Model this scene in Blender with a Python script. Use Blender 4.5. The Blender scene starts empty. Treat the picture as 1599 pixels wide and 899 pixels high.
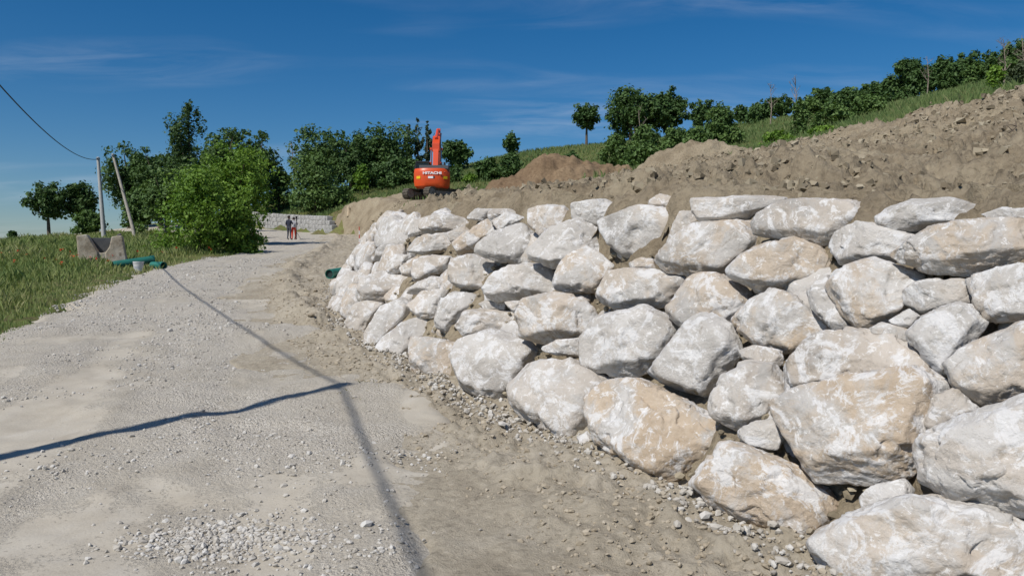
import bpy, bmesh, math, random
import numpy as np
from mathutils import Vector, Matrix
from mathutils.bvhtree import BVHTree

R = math.radians
scene = bpy.context.scene
rng = np.random.default_rng(7)
random.seed(7)

# ------------------------------------------------------------------ camera
FPX, CX, CY, EYE = 1200.0, 799.5, 449.5, 1.65
PITCH = math.atan((CY - 405.0) / FPX)
cam_d = bpy.data.cameras.new('camera')
cam_d.sensor_width = 36.0
cam_d.lens = 36.0 * FPX / 1599.0
cam_d.clip_start, cam_d.clip_end = 0.05, 3000.0
cam = bpy.data.objects.new('camera', cam_d)
scene.collection.objects.link(cam)
cam.location = (0, 0, EYE)
cam.rotation_euler = (R(90) - PITCH, 0, 0)
scene.camera = cam

# ------------------------------------------------------------------ sky, sun, exposure
SUN_EL = R(49)
SUN_AZ = (-0.66, -0.75)                 # horizontal direction towards the sun
_l = math.hypot(*SUN_AZ); SUN_AZ = (SUN_AZ[0]/_l, SUN_AZ[1]/_l)
SUN = Vector((SUN_AZ[0]*math.cos(SUN_EL), SUN_AZ[1]*math.cos(SUN_EL), math.sin(SUN_EL)))
world = bpy.data.worlds.new('World'); scene.world = world
world.use_nodes = True
wn, wl = world.node_tree.nodes, world.node_tree.links
wn.clear()
w_out = wn.new('ShaderNodeOutputWorld'); w_bg = wn.new('ShaderNodeBackground')
w_sky = wn.new('ShaderNodeTexSky'); w_sky.sky_type = 'NISHITA'; w_sky.sun_disc = False
w_sky.sun_elevation = SUN_EL
w_sky.sun_rotation = math.atan2(SUN_AZ[0], SUN_AZ[1])
w_sky.altitude = 400; w_sky.air_density = 1.0; w_sky.dust_density = 0.7; w_sky.ozone_density = 6.0
w_bg.inputs['Strength'].default_value = 0.062
# thin cirrus, laid on a high flat layer
w_tc = wn.new('ShaderNodeTexCoord'); w_sep = wn.new('ShaderNodeSeparateXYZ')
wl.new(w_tc.outputs['Generated'], w_sep.inputs[0])
def wmath(op, a, b=None, clamp=False):
    n = wn.new('ShaderNodeMath'); n.operation = op; n.use_clamp = clamp
    for i, v in enumerate((a, b)):
        if v is None: continue
        if isinstance(v, (int, float)): n.inputs[i].default_value = v
        else: wl.new(v, n.inputs[i])
    return n.outputs[0]
zz = wmath('ADD', wmath('MAXIMUM', w_sep.outputs['Z'], 0.0), 0.12)
w_cmb = wn.new('ShaderNodeCombineXYZ')
wl.new(wmath('DIVIDE', w_sep.outputs['X'], zz), w_cmb.inputs[0])
wl.new(wmath('DIVIDE', w_sep.outputs['Y'], zz), w_cmb.inputs[1])
w_map = wn.new('ShaderNodeMapping'); w_map.inputs['Scale'].default_value = (0.55, 1.5, 1)
w_map.inputs['Location'].default_value = (1.3, 2.2, 0); w_map.inputs['Rotation'].default_value = (0, 0, 0.12)
wl.new(w_cmb.outputs[0], w_map.inputs[0])
w_n1 = wn.new('ShaderNodeTexNoise'); w_n1.inputs['Scale'].default_value = 0.8; w_n1.inputs['Detail'].default_value = 3
w_n2 = wn.new('ShaderNodeTexNoise'); w_n2.inputs['Scale'].default_value = 3.2; w_n2.inputs['Detail'].default_value = 8
w_n2.inputs['Roughness'].default_value = 0.62; w_n2.inputs['Distortion'].default_value = 0.6
wl.new(w_map.outputs[0], w_n1.inputs['Vector']); wl.new(w_map.outputs[0], w_n2.inputs['Vector'])
c1 = wmath('MULTIPLY', wmath('SUBTRACT', w_n1.outputs[0], 0.48), 5.0, True)
c2 = wmath('MULTIPLY', wmath('SUBTRACT', w_n2.outputs[0], 0.40), 2.6, True)
cm = wmath('MULTIPLY', wmath('MULTIPLY', c1, c2), 0.32)
w_mix = wn.new('ShaderNodeMix'); w_mix.data_type = 'RGBA'
w_hsv = wn.new('ShaderNodeHueSaturation'); w_hsv.inputs['Saturation'].default_value = 1.32
wl.new(w_sky.outputs[0], w_hsv.inputs['Color'])
wl.new(cm, w_mix.inputs['Factor']); wl.new(w_hsv.outputs[0], w_mix.inputs['A'])
w_mix.inputs['B'].default_value = (8.5, 9.3, 10.5, 1)
wl.new(w_mix.outputs['Result'], w_bg.inputs['Color']); wl.new(w_bg.outputs[0], w_out.inputs[0])

sun_d = bpy.data.lights.new('sun', 'SUN'); sun_d.energy = 3.6; sun_d.angle = R(0.53); sun_d.color = (1.0, 0.955, 0.89)
sun = bpy.data.objects.new('sun', sun_d); scene.collection.objects.link(sun)
sun.rotation_euler = SUN.to_track_quat('Z', 'Y').to_euler()
sun.location = (0, 0, 60)
scene.view_settings.view_transform = 'Standard'; scene.view_settings.look = 'None'
scene.view_settings.gamma = 1.0; scene.view_settings.exposure = 0.32; scene.view_settings.use_curve_mapping = False

# ------------------------------------------------------------------ helpers
COL = scene.collection
cp, sp_ = math.cos(PITCH), math.sin(PITCH)
def raydir(px, py):
    u, v = (px - CX)/FPX, (CY - py)/FPX
    return np.array((u, cp + v*sp_, -sp_ + v*cp))
def P(px, py, depth):
    """point seen at photo pixel (px, py), `depth` metres ahead"""
    d = raydir(px, py); d = d*(depth/d[1])
    return np.array((d[0], d[1], d[2] + EYE))

def _h(ix, iy, iz, seed):
    with np.errstate(over='ignore'):
        n = (ix.astype(np.uint32)*np.uint32(374761393) + iy.astype(np.uint32)*np.uint32(668265263)
             + iz.astype(np.uint32)*np.uint32(2147483647) + np.uint32(seed*144665 + 1013))
        n = (n ^ (n >> np.uint32(13)))*np.uint32(1274126177)
        n = (n ^ (n >> np.uint32(16)))*np.uint32(2246822519)
        n = n ^ (n >> np.uint32(15))
    return (n & np.uint32(0xffff)).astype(np.float64)/32767.5 - 1.0
def vnoise(p, seed=0):
    ip = np.floor(p).astype(np.int64); f = p - ip; u = f*f*f*(f*(f*6 - 15) + 10)
    out = 0
    for dx in (0, 1):
        wx = u[:, 0] if dx else 1 - u[:, 0]
        for dy in (0, 1):
            wy = u[:, 1] if dy else 1 - u[:, 1]
            for dz in (0, 1):
                wz = u[:, 2] if dz else 1 - u[:, 2]
                out = out + wx*wy*wz*_h(ip[:, 0]+dx, ip[:, 1]+dy, ip[:, 2]+dz, seed)
    return out
def fbm(p, octaves=4, seed=0, gain=0.5, ridged=False):
    out = 0; a = 1.0; q = np.array(p, float)
    for i in range(octaves):
        n = vnoise(q, seed + i*17)
        out = out + a*((1 - 2*np.abs(n)) if ridged else n)
        q = q*2.03 + 11.3; a *= gain
    return out
def xy3(x, y, s=1.0, z=0.0):
    x = np.asarray(x, float).ravel(); y = np.asarray(y, float).ravel()
    return np.stack((x*s, y*s, np.full_like(x, z)), 1)
def sstep(a, b, x):
    t = np.clip((x - a)/(b - a), 0, 1); return t*t*(3 - 2*t)

def mesh_np(name, verts, faces, smooth=True):
    """faces: (n,3) or (n,4) int array"""
    verts = np.asarray(verts, np.float32); faces = np.asarray(faces, np.int32)
    me = bpy.data.meshes.new(name)
    me.vertices.add(len(verts)); me.vertices.foreach_set('co', verts.ravel())
    k = faces.shape[1]
    me.loops.add(faces.size); me.loops.foreach_set('vertex_index', faces.ravel())
    me.polygons.add(len(faces)); me.polygons.foreach_set('loop_start', np.arange(0, faces.size, k, dtype=np.int32))
    me.polygons.foreach_set('use_smooth', np.full(len(faces), smooth))
    me.update(calc_edges=True); me.validate()
    return me
def link(name, data, mat=None, parent=None, loc=None):
    o = bpy.data.objects.new(name, data); COL.objects.link(o)
    if mat is not None and data is not None:
        data.materials.clear(); data.materials.append(mat)
    if parent is not None: o.parent = parent
    if loc is not None: o.location = loc
    return o
def tag(o, label=None, cat=None, group=None, kind=None):
    if label: o['label'] = label
    if cat: o['category'] = cat
    if group: o['group'] = group
    if kind: o['kind'] = kind
    return o
def empty(name, loc=(0, 0, 0), rz=0.0):
    o = bpy.data.objects.new(name, None); COL.objects.link(o)
    o.location = loc; o.rotation_euler = (0, 0, rz); o.empty_display_size = 0.2
    return o

class MB:
    """collects simple solids; build() links them as one mesh"""
    def __init__(s): s.v = []; s.f = []
    def add(s, vs, fs):
        b = len(s.v); s.v += [tuple(v) for v in vs]; s.f += [tuple(i + b for i in f) for f in fs]
    def box(s, c, size, rot=None):
        hx, hy, hz = (a/2 for a in size)
        vs = [Vector((x, y, z)) for x in (-hx, hx) for y in (-hy, hy) for z in (-hz, hz)]
        if rot is not None: vs = [rot @ v for v in vs]
        s.add([v + Vector(c) for v in vs], [(0,1,3,2),(4,6,7,5),(0,4,5,1),(2,3,7,6),(0,2,6,4),(1,5,7,3)])
    def prism(s, poly, x0, x1):
        """polygon in (y,z) swept along x"""
        n = len(poly)
        s.add([(x0, y, z) for y, z in poly] + [(x1, y, z) for y, z in poly],
              [tuple(range(n)), tuple(range(2*n-1, n-1, -1))] + [(i, i+n, (i+1) % n+n, (i+1) % n) for i in range(n)])
    def tube(s, pts, radii, n=10, cap=True):
        pts = [Vector(p) for p in pts]
        if not hasattr(radii, '__len__'): radii = [radii]*len(pts)
        ring = []; prev = None
        for i, p in enumerate(pts):
            t = (pts[min(i+1, len(pts)-1)] - pts[max(i-1, 0)]).normalized()
            a = Vector((0, 0, 1)) if abs(t.z) < 0.9 else Vector((1, 0, 0))
            if prev is not None: a = prev
            x = (a - t*a.dot(t)).normalized(); y = t.cross(x); prev = x
            ring += [p + (x*math.cos(2*math.pi*k/n) + y*math.sin(2*math.pi*k/n))*radii[i] for k in range(n)]
        fs = []
        for i in range(len(pts)-1):
            for k in range(n):
                fs.append((i*n+k, i*n+(k+1) % n, (i+1)*n+(k+1) % n, (i+1)*n+k))
        if cap:
            fs.append(tuple(range(n-1, -1, -1))); fs.append(tuple(range((len(pts)-1)*n, len(pts)*n)))
        s.add(ring, fs)
    def build(s, name, mat, parent=None, bevel=0.0, smooth=False, loc=None):
        me = bpy.data.meshes.new(name); me.from_pydata(s.v, [], s.f); me.update()
        bm = bmesh.new(); bm.from_mesh(me); bmesh.ops.recalc_face_normals(bm, faces=bm.faces)
        if bevel > 0:
            es = [e for e in bm.edges if len(e.link_faces) == 2 and e.calc_face_angle(0) > 0.5]
            bmesh.ops.bevel(bm, geom=es, offset=bevel, segments=2, affect='EDGES', profile=0.5, clamp_overlap=True)
        bm.to_mesh(me); bm.free()
        if smooth:
            me.polygons.foreach_set('use_smooth', np.ones(len(me.polygons), bool)); me.set_sharp_from_angle(angle=R(38))
        return link(name, me, mat, parent, loc)

# ------------------------------------------------------------------ materials
def new_mat(name):
    m = bpy.data.materials.new(name); m.use_nodes = True
    nt = m.node_tree; b = nt.nodes['Principled BSDF']
    return m, nt, b
class NT:
    def __init__(s, nt): s.nt = nt
    def n(s, t, **kw):
        nd = s.nt.nodes.new(t)
        for k, v in kw.items():
            if k in nd.inputs: nd.inputs[k].default_value = v
            else: setattr(nd, k, v)
        return nd
    def l(s, a, b): s.nt.links.new(a, b)
    def noise(s, vec, scale, detail=4, rough=0.55, dist=0.0, w=None):
        nd = s.nt.nodes.new('ShaderNodeTexNoise')
        if w is not None: nd.noise_dimensions = '4D'; s.l(w, nd.inputs['W'])
        nd.inputs['Scale'].default_value = scale; nd.inputs['Detail'].default_value = detail
        nd.inputs['Roughness'].default_value = rough; nd.inputs['Distortion'].default_value = dist
        s.l(vec, nd.inputs['Vector']); return nd.outputs[0]
    def ramp(s, fac, stops):
        nd = s.nt.nodes.new('ShaderNodeValToRGB'); cr = nd.color_ramp
        while len(cr.elements) < len(stops): cr.elements.new(0.5)
        for e, (p, c) in zip(cr.elements, stops):
            e.position = p; e.color = (c, c, c, 1) if isinstance(c, (int, float)) else (*c, 1)
        s.l(fac, nd.inputs[0]); return nd.outputs[0]
    def mix(s, fac, a, b, mode='MIX'):
        nd = s.nt.nodes.new('ShaderNodeMix'); nd.data_type = 'RGBA'; nd.blend_type = mode
        for k, v in (('Factor', fac), ('A', a), ('B', b)):
            if isinstance(v, (int, float)): nd.inputs[k].default_value = v if k == 'Factor' else (v, v, v, 1)
            elif isinstance(v, tuple): nd.inputs[k].default_value = (*v, 1)
            else: s.l(v, nd.inputs[k])
        return nd.outputs['Result']
    def math(s, op, a, b=0.0, clamp=False):
        nd = s.nt.nodes.new('ShaderNodeMath'); nd.operation = op; nd.use_clamp = clamp
        for i, v in enumerate((a, b)):
            if isinstance(v, (int, float)): nd.inputs[i].default_value = v
            else: s.l(v, nd.inputs[i])
        return nd.outputs[0]
    def bump(s, h, bsdf, strength=0.5, dist=0.02):
        nd = s.nt.nodes.new('ShaderNodeBump'); nd.inputs['Strength'].default_value = strength
        nd.inputs['Distance'].default_value = dist; s.l(h, nd.inputs['Height']); s.l(nd.outputs[0], bsdf.inputs['Normal'])

def plain(name, col, rough=0.6, metal=0.0, var=0.12, scale=9.0, bump=0.0):
    m, nt, b = new_mat(name); N = NT(nt)
    tc = N.n('ShaderNodeTexCoord').outputs['Object']
    nz = N.noise(tc, scale, 5)
    lo = tuple(max(0, c*(1 - var*1.6)) for c in col); hi = tuple(min(1, c*(1 + var)) for c in col)
    N.l(N.ramp(nz, [(0.3, lo), (0.7, hi)]), b.inputs['Base Color'])
    b.inputs['Roughness'].default_value = rough; b.inputs['Metallic'].default_value = metal
    if bump: N.bump(N.noise(tc, scale*4, 4), b, bump, 0.01)
    return m

def mat_rock():
    m, nt, b = new_mat('limestone_boulder'); N = NT(nt)
    tc = N.n('ShaderNodeTexCoord').outputs['Object']
    rnd = N.math('MULTIPLY', N.n('ShaderNodeObjectInfo').outputs['Random'], 37.0)
    at = N.n('ShaderNodeAttribute', attribute_type='OBJECT', attribute_name='tan').outputs['Fac']
    big = N.noise(tc, 1.5, 5, 0.62, 0.5, rnd)
    base = N.ramp(big, [(0.32, (0.33, 0.312, 0.288)), (0.5, (0.46, 0.438, 0.405)), (0.66, (0.55, 0.53, 0.50))])
    dk0 = N.noise(tc, 4.5, 7, 0.7, 0.8, rnd)
    tn = N.noise(tc, 1.9, 8, 0.7, 0.9, N.math('ADD', rnd, 9.0))
    tanm = N.math('MULTIPLY', N.ramp(tn, [(0.43, 0.0), (0.53, 1.0)]), at, True)
    col = N.mix(tanm, base, N.ramp(dk0, [(0.35, (0.37, 0.285, 0.195)), (0.6, (0.50, 0.41, 0.31))]))
    # chalky scuffs and veins
    wv = N.noise(tc, 3.2, 9, 0.72, 1.6, N.math('ADD', rnd, 4.0))
    white = N.ramp(wv, [(0.515, 0.0), (0.565, 0.9)])
    col = N.mix(N.math('MULTIPLY', white, 0.85), col, (0.65, 0.645, 0.635))
    sc = N.noise(tc, 14, 6, 0.75, 0.8, rnd)
    col = N.mix(N.ramp(sc, [(0.56, 0.0), (0.61, 0.75)]), col, (0.70, 0.69, 0.67))
    dk = N.noise(tc, 7, 8, 0.7, 1.0, N.math('ADD', rnd, 21.0))
    col = N.mix(N.ramp(dk, [(0.58, 0.0), (0.66, 0.6)]), col, (0.27, 0.23, 0.18))
    N.l(col, b.inputs['Base Color']); b.inputs['Roughness'].default_value = 0.92
    b.inputs['Specular IOR Level'].default_value = 0.2
    h = N.math('ADD', N.noise(tc, 9, 9, 0.68, 0.4, rnd), N.math('MULTIPLY', N.noise(tc, 42, 5, 0.6, 0.0, rnd), 0.35))
    N.bump(h, b, 0.75, 0.04)
    return m
def mat_soil(name, a, bcol, c, bump=0.7, dist=0.03, sc=1.0):
    m, nt, b = new_mat(name); N = NT(nt)
    tc = N.n('ShaderNodeTexCoord').outputs['Object']
    n1 = N.noise(tc, 0.45*sc, 5, 0.6); n2 = N.noise(tc, 7*sc, 8, 0.7, 0.3)
    col = N.ramp(n1, [(0.33, a), (0.52, bcol), (0.7, c)])
    col = N.mix(N.ramp(n2, [(0.36, 0.55), (0.5, 0.0)]), col, tuple(x*0.55 for x in a))  # crevice shade painted into the colour where the bump is low
    col = N.mix(N.ramp(n2, [(0.55, 0.0), (0.72, 0.5)]), col, tuple(min(1, x*1.3) for x in c))
    N.l(col, b.inputs['Base Color']); b.inputs['Roughness'].default_value = 0.95
    b.inputs['Specular IOR Level'].default_value = 0.15
    N.bump(N.math('ADD', n2, N.math('MULTIPLY', N.noise(tc, 38*sc, 5, 0.65), 0.5)), b, bump, dist)
    return m
def mat_road():
    m, nt, b = new_mat('crushed_gravel_road'); N = NT(nt)
    tc = N.n('ShaderNodeTexCoord').outputs['Object']
    at = N.n('ShaderNodeAttribute', attribute_name='fines').outputs['Fac']     # where fines have packed over the stones
    vo = N.n('ShaderNodeTexVoronoi', feature='F1'); vo.inputs['Scale'].default_value = 36; N.l(tc, vo.inputs['Vector'])
    vo2 = N.n('ShaderNodeTexVoronoi', feature='F1'); vo2.inputs['Scale'].default_value = 85; N.l(tc, vo2.inputs['Vector'])
    n1 = N.noise(tc, 0.7, 5, 0.6, 0.4); n3 = N.noise(tc, 34, 6, 0.7)
    stone = N.ramp(N.n('ShaderNodeSeparateColor').outputs[0], [(0, 0.3), (1, 0.5)])
    sep = N.n('ShaderNodeSeparateColor'); N.l(vo.outputs['Color'], sep.inputs[0])
    sep2 = N.n('ShaderNodeSeparateColor'); N.l(vo2.outputs['Color'], sep2.inputs[0])
    stone = N.ramp(sep.outputs[0], [(0.0, (0.375, 0.335, 0.275)), (0.5, (0.49, 0.45, 0.38)), (1.0, (0.59, 0.55, 0.48))])
    stone2 = N.ramp(sep2.outputs[0], [(0.0, (0.39, 0.35, 0.29)), (0.6, (0.50, 0.46, 0.39)), (1.0, (0.59, 0.55, 0.49))])
    st = N.mix(N.ramp(N.noise(tc, 3.0, 3), [(0.42, 0.0), (0.58, 1.0)]), stone2, stone)
    fine = N.ramp(N.noise(tc, 2.2, 7, 0.65, 0.5), [(0.3, (0.37, 0.33, 0.265)), (0.5, (0.425, 0.385, 0.315)), (0.72, (0.46, 0.425, 0.36))])
    fm = N.math('ADD', at, N.math('MULTIPLY', N.math('SUBTRACT', n1, 0.5), 1.6), True)
    fm = N.ramp(N.math('ADD', fm, N.math('MULTIPLY', N.math('SUBTRACT', n3, 0.5), 0.7)), [(0.22, 0.0), (0.82, 1.0)])
    col = N.mix(fm, st, fine)
    col = N.mix(N.ramp(n3, [(0.30, 0.45), (0.42, 0.0)]), col, (0.20, 0.17, 0.13))
    N.l(col, b.inputs['Base Color']); b.inputs['Roughness'].default_value = 0.93; b.inputs['Specular IOR Level'].default_value = 0.2
    hs = N.math('ADD', N.math('MULTIPLY', vo.outputs['Distance'], -6.0), N.math('MULTIPLY', vo2.outputs['Distance'], -5.0))
    h = N.math('ADD', N.math('MULTIPLY', hs, N.math('SUBTRACT', 1.03, fm)), N.math('MULTIPLY', n3, 0.22))
    N.bump(h, b, 0.55, 0.012)
    return m
def mat_grassground():
    m, nt, b = new_mat('meadow_ground'); N = NT(nt)
    tc = N.n('ShaderNodeTexCoord').outputs['Object']
    n1 = N.noise(tc, 0.09, 6, 0.6, 0.5); n2 = N.noise(tc, 2.6, 8, 0.7)
    col = N.ramp(n1, [(0.32, (0.055, 0.10, 0.022)), (0.5, (0.10, 0.15, 0.035)), (0.66, (0.20, 0.20, 0.075))])
    col = N.mix(N.ramp(n2, [(0.40, 0.85), (0.58, 0.1)]), col, (0.13, 0.10, 0.055))
    N.l(col, b.inputs['Base Color']); b.inputs['Roughness'].default_value = 0.95; b.inputs['Specular IOR Level'].default_value = 0.1
    N.bump(n2, b, 0.8, 0.15)
    return m
def mat_island(name, cols, rough=0.7, transl=0.0, clump=0.25, clump_scale=0.6):
    """colour varies from piece to piece (leaf, blade, stone) and softly from clump to clump"""
    m, nt, b = new_mat(name); N = NT(nt)
    g = N.n('ShaderNodeNewGeometry'); tc = N.n('ShaderNodeTexCoord').outputs['Object']
    k = N.math('ADD', N.math('MULTIPLY', g.outputs['Random Per Island'], 1 - clump),
               N.math('MULTIPLY', N.ramp(N.noise(tc, clump_scale, 3), [(0.35, 0.0), (0.65, 1.0)]), clump))
    col = N.ramp(k, [(i/(len(cols)-1), c) for i, c in enumerate(cols)])
    N.l(col, b.inputs['Base Color']); b.inputs['Roughness'].default_value = rough
    b.inputs['Specular IOR Level'].default_value = 0.25
    if transl:
        t = N.n('ShaderNodeBsdfTranslucent'); mx = N.n('ShaderNodeMixShader'); mx.inputs[0].default_value = transl
        N.l(N.mix(1.0, col, (1.0, 1.0, 0.55), 'MULTIPLY'), t.inputs[0])
        N.l(b.outputs[0], mx.inputs[1]); N.l(t.outputs[0], mx.inputs[2])
        N.l(mx.outputs[0], nt.nodes['Material Output'].inputs[0])
    return m
M = {}
M['rock'] = mat_rock()
M['soil'] = mat_soil('clay_soil', (0.215, 0.172, 0.115), (0.305, 0.252, 0.175), (0.36, 0.305, 0.215), 0.85, 0.05, 2.2)
M['verge'] = mat_soil('compacted_soil', (0.31, 0.267, 0.20), (0.37, 0.325, 0.25), (0.42, 0.375, 0.30), 0.9, 0.025, 2.4)
M['soil_red'] = mat_soil('brown_topsoil', (0.15, 0.10, 0.06), (0.20, 0.14, 0.085), (0.24, 0.175, 0.11))
M['road'] = mat_road()
M['meadow'] = mat_grassground()
M['stones'] = mat_island('crushed_stone', [(0.30, 0.275, 0.235), (0.40, 0.37, 0.32), (0.48, 0.455, 0.41), (0.57, 0.555, 0.52)], 0.9)
M['clods'] = mat_island('earth_clods', [(0.13, 0.105, 0.07), (0.26, 0.22, 0.155), (0.36, 0.315, 0.23)], 0.95)
M['vclods'] = mat_island('pale_earth_clods', [(0.27, 0.225, 0.16), (0.34, 0.29, 0.215), (0.43, 0.38, 0.30)], 0.95)
M['grass'] = mat_island('grass_blades', [(0.11, 0.175, 0.055), (0.17, 0.24, 0.075), (0.26, 0.30, 0.11), (0.48, 0.43, 0.24)], 0.7, 0.3, 0.6, 0.13)
M['green_grass'] = mat_island('bright_grass_blades', [(0.08, 0.135, 0.045), (0.12, 0.185, 0.06), (0.17, 0.225, 0.08), (0.26, 0.27, 0.13)], 0.7, 0.3, 0.4, 0.2)
M['straw'] = mat_island('dry_grass', [(0.16, 0.16, 0.06), (0.28, 0.25, 0.13), (0.36, 0.32, 0.19)], 0.8, 0.2)
M['poppy'] = mat_island('poppy_petals', [(0.5, 0.03, 0.015), (0.65, 0.07, 0.02)], 0.6, 0.2)
LEAF = {
 'dark':   mat_island('dark_oak_leaves', [(0.042, 0.085, 0.026), (0.075, 0.138, 0.04), (0.115, 0.19, 0.056)], 0.6, 0.22, 0.4, 0.35),
 'mid':    mat_island('mid_green_leaves', [(0.06, 0.115, 0.032), (0.105, 0.18, 0.05), (0.16, 0.24, 0.07)], 0.6, 0.25, 0.4, 0.4),
 'bright': mat_island('bright_green_leaves', [(0.08, 0.165, 0.024), (0.15, 0.265, 0.036), (0.225, 0.34, 0.055)], 0.55, 0.3, 0.4, 0.5),
 'poplar': mat_island('poplar_leaves', [(0.035, 0.075, 0.022), (0.06, 0.115, 0.034), (0.09, 0.15, 0.048)], 0.55, 0.25, 0.35, 0.5),
 'grey':   mat_island('grey_green_leaves', [(0.045, 0.07, 0.03), (0.075, 0.105, 0.05), (0.11, 0.135, 0.07)], 0.6, 0.25, 0.35, 0.5),
}
M['bark'] = plain('grey_brown_bark', (0.12, 0.095, 0.07), 0.9, 0, 0.3, 12, 0.5)
M['dead'] = plain('bleached_dead_wood', (0.26, 0.21, 0.17), 0.9, 0, 0.3, 12, 0.4)

# ------------------------------------------------------------------ terrain
class TPS:
    def __init__(s, pts, lam=0.0):
        p = np.array(pts, float); s.c = p[:, :2]/50.0; n = len(p)
        A = np.zeros((n+3, n+3)); A[:n, :n] = s.k(s.c, s.c) + lam*np.eye(n)
        A[:n, n] = 1; A[:n, n+1:] = s.c; A[n, :n] = 1; A[n+1:, :n] = s.c.T
        s.w = np.linalg.solve(A, np.concatenate((p[:, 2], np.zeros(3))))
    @staticmethod
    def k(a, b):
        r2 = ((a[:, None] - b[None])**2).sum(-1); return 0.5*r2*np.log(r2 + 1e-9)
    def __call__(s, x, y):
        x = np.asarray(x, float); sh = x.shape
        q = np.stack((x.ravel(), np.asarray(y, float).ravel()), 1)/50.0
        out = np.empty(len(q))
        for i in range(0, len(q), 40000):
            b = q[i:i+40000]
            out[i:i+40000] = s.k(b, s.c) @ s.w[:-3] + s.w[-3] + b @ s.w[-2:]
        return out.reshape(sh)

def hroad(y):
    y = np.asarray(y, float); return 0.06*0.5*((y - 4) + np.sqrt((y - 4)**2 + 2.0)) - 0.02
low_pts = []
for y in (-25, -12, -4, 1, 4, 7, 10, 14, 19, 25, 32, 40, 50, 60):
    for dx in (-9, -1.5, 4):
        xc = -3.0 - 0.2*max(y, 0)
        low_pts.append((xc + dx, y, float(hroad(y))))
low_pts += [(-20, -20, -.3), (-16, 0, -.2), (-18, 12, .45), (-22, 24, 1.2), (-30, 40, 2.2), (-30, 22, 1.0), (-45, 40, 1.6), (-60, 20, -1.5), (-60, -10, -4)]
low_pts += [tuple(P(*q)) for q in ((0, 385, 62), (60, 376, 68), (110, 367, 74), (170, 360, 78), (250, 350, 80), (330, 350, 80), (420, 356, 84), (500, 362, 76))]
low_pts += [(-95, 70, -2), (-95, 120, -7), (-60, 120, 1.0), (-40, 120, 5.5), (-30, 100, 6.0), (-150, 40, -16), (-200, 160, -28), (-120, 240, -22),
            (0, 130, 8), (40, 60, 5), (30, 10, 1.5), (30, -25, 0), (0, -80, -3), (-70, -80, -9), (80, -60, 2), (0, 300, -8), (150, 300, 0), (-300, 0, -34), (150, 60, 6), (300, 0, 0), (0, -300, -18), (-300, 400, -40), (300, 400, -10), (0, 450, -20)]
H_low = TPS(low_pts, 1e-5)

# toe line of the bank: (x, y, width of the rise behind it, height of the rocks there)
TOE = np.array([
 (7.5, -5.2, 1.35, 1.9), (4.6, -0.6, 1.35, 1.92), (2.6, 2.55, 1.35, 1.95), (1.66, 4.07, 1.4, 2.02), (.917, 5.5, 1.4, 2.1), (0, 7.2, 1.4, 2.16),
 (-1.15, 9.25, 1.4, 2.16), (-2.3, 11.7, 1.4, 2.12), (-3.45, 15.2, 1.35, 2.05), (-4.2, 18.6, 1.3, 1.95), (-4.75, 22.2, 1.3, 1.8), (-5.0, 26, 1.4, 1.6),
 (-5.6, 31, 2.2, 0), (-7.2, 40, 3.2, 0), (-9.6, 52, 3.8, 0), (-12.6, 63, 3.0, 0), (-16.2, 70, 0.9, 0), (-22, 76.5, 0.8, 0), (-30, 82, 0.8, 0), (-42, 86, 4, 0), (-60, 95, 14, 0), (-110, 130, 30, 0)])
def smooth_poly(pts, n=8):
    out = []
    m = len(pts)
    for i in range(m-1):
        p0, p1, p2, p3 = pts[max(i-1, 0)], pts[i], pts[i+1], pts[min(i+2, m-1)]
        for k in range(n):
            t = k/n
            out.append(0.5*((2*p1) + (p2-p0)*t + (2*p0-5*p1+4*p2-p3)*t*t + (3*p1-p0-3*p2+p3)*t**3))
    out.append(pts[-1]); return np.array(out)
TOES = smooth_poly(TOE, 6)
def toe_dist(x, y):
    """signed distance behind the toe line (positive = uphill) and the interpolated width there"""
    x = np.asarray(x, float); sh = x.shape
    q = np.stack((x.ravel(), np.asarray(y, float).ravel()), 1)
    best = np.full(len(q), 1e18); sd = np.zeros(len(q)); wd = np.zeros(len(q))
    for a, b in zip(TOES[:-1], TOES[1:]):
        e = b[:2] - a[:2]; L2 = (e**2).sum()
        t = np.clip(((q - a[:2]) @ e)/L2, 0, 1)
        c = a[:2] + t[:, None]*e; d = q - c; r2 = (d**2).sum(1)
        m = r2 < best
        cr = e[0]*d[:, 1] - e[1]*d[:, 0]          # left of the direction of travel is negative x side
        best = np.where(m, r2, best)
        sd = np.where(m, np.where(cr > 0, -1.0, 1.0)*np.sqrt(r2), sd)
        wd = np.where(m, a[2] + t*(b[2]-a[2]), wd)
    return sd.reshape(sh), wd.reshape(sh)

wall_n = 11*6 + 1
def wall_frame():
    """base points, outward-up normals and top points of the rock wall"""
    B = TOES[:wall_n, :2]; hgt = TOES[:wall_n, 3]; wd = TOES[:wall_n, 2]
    T = np.gradient(B, axis=0); T /= np.linalg.norm(T, axis=1)[:, None]
    Nn = np.stack((T[:, 1], -T[:, 0]), 1)          # into the hill
    hb = H_low(B[:, 0], B[:, 1])
    base = np.column_stack((B, hb)); top = np.column_stack((B + Nn*wd[:, None], hb + hgt))
    return base, top, Nn
WB, WT, WN = wall_frame()

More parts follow.
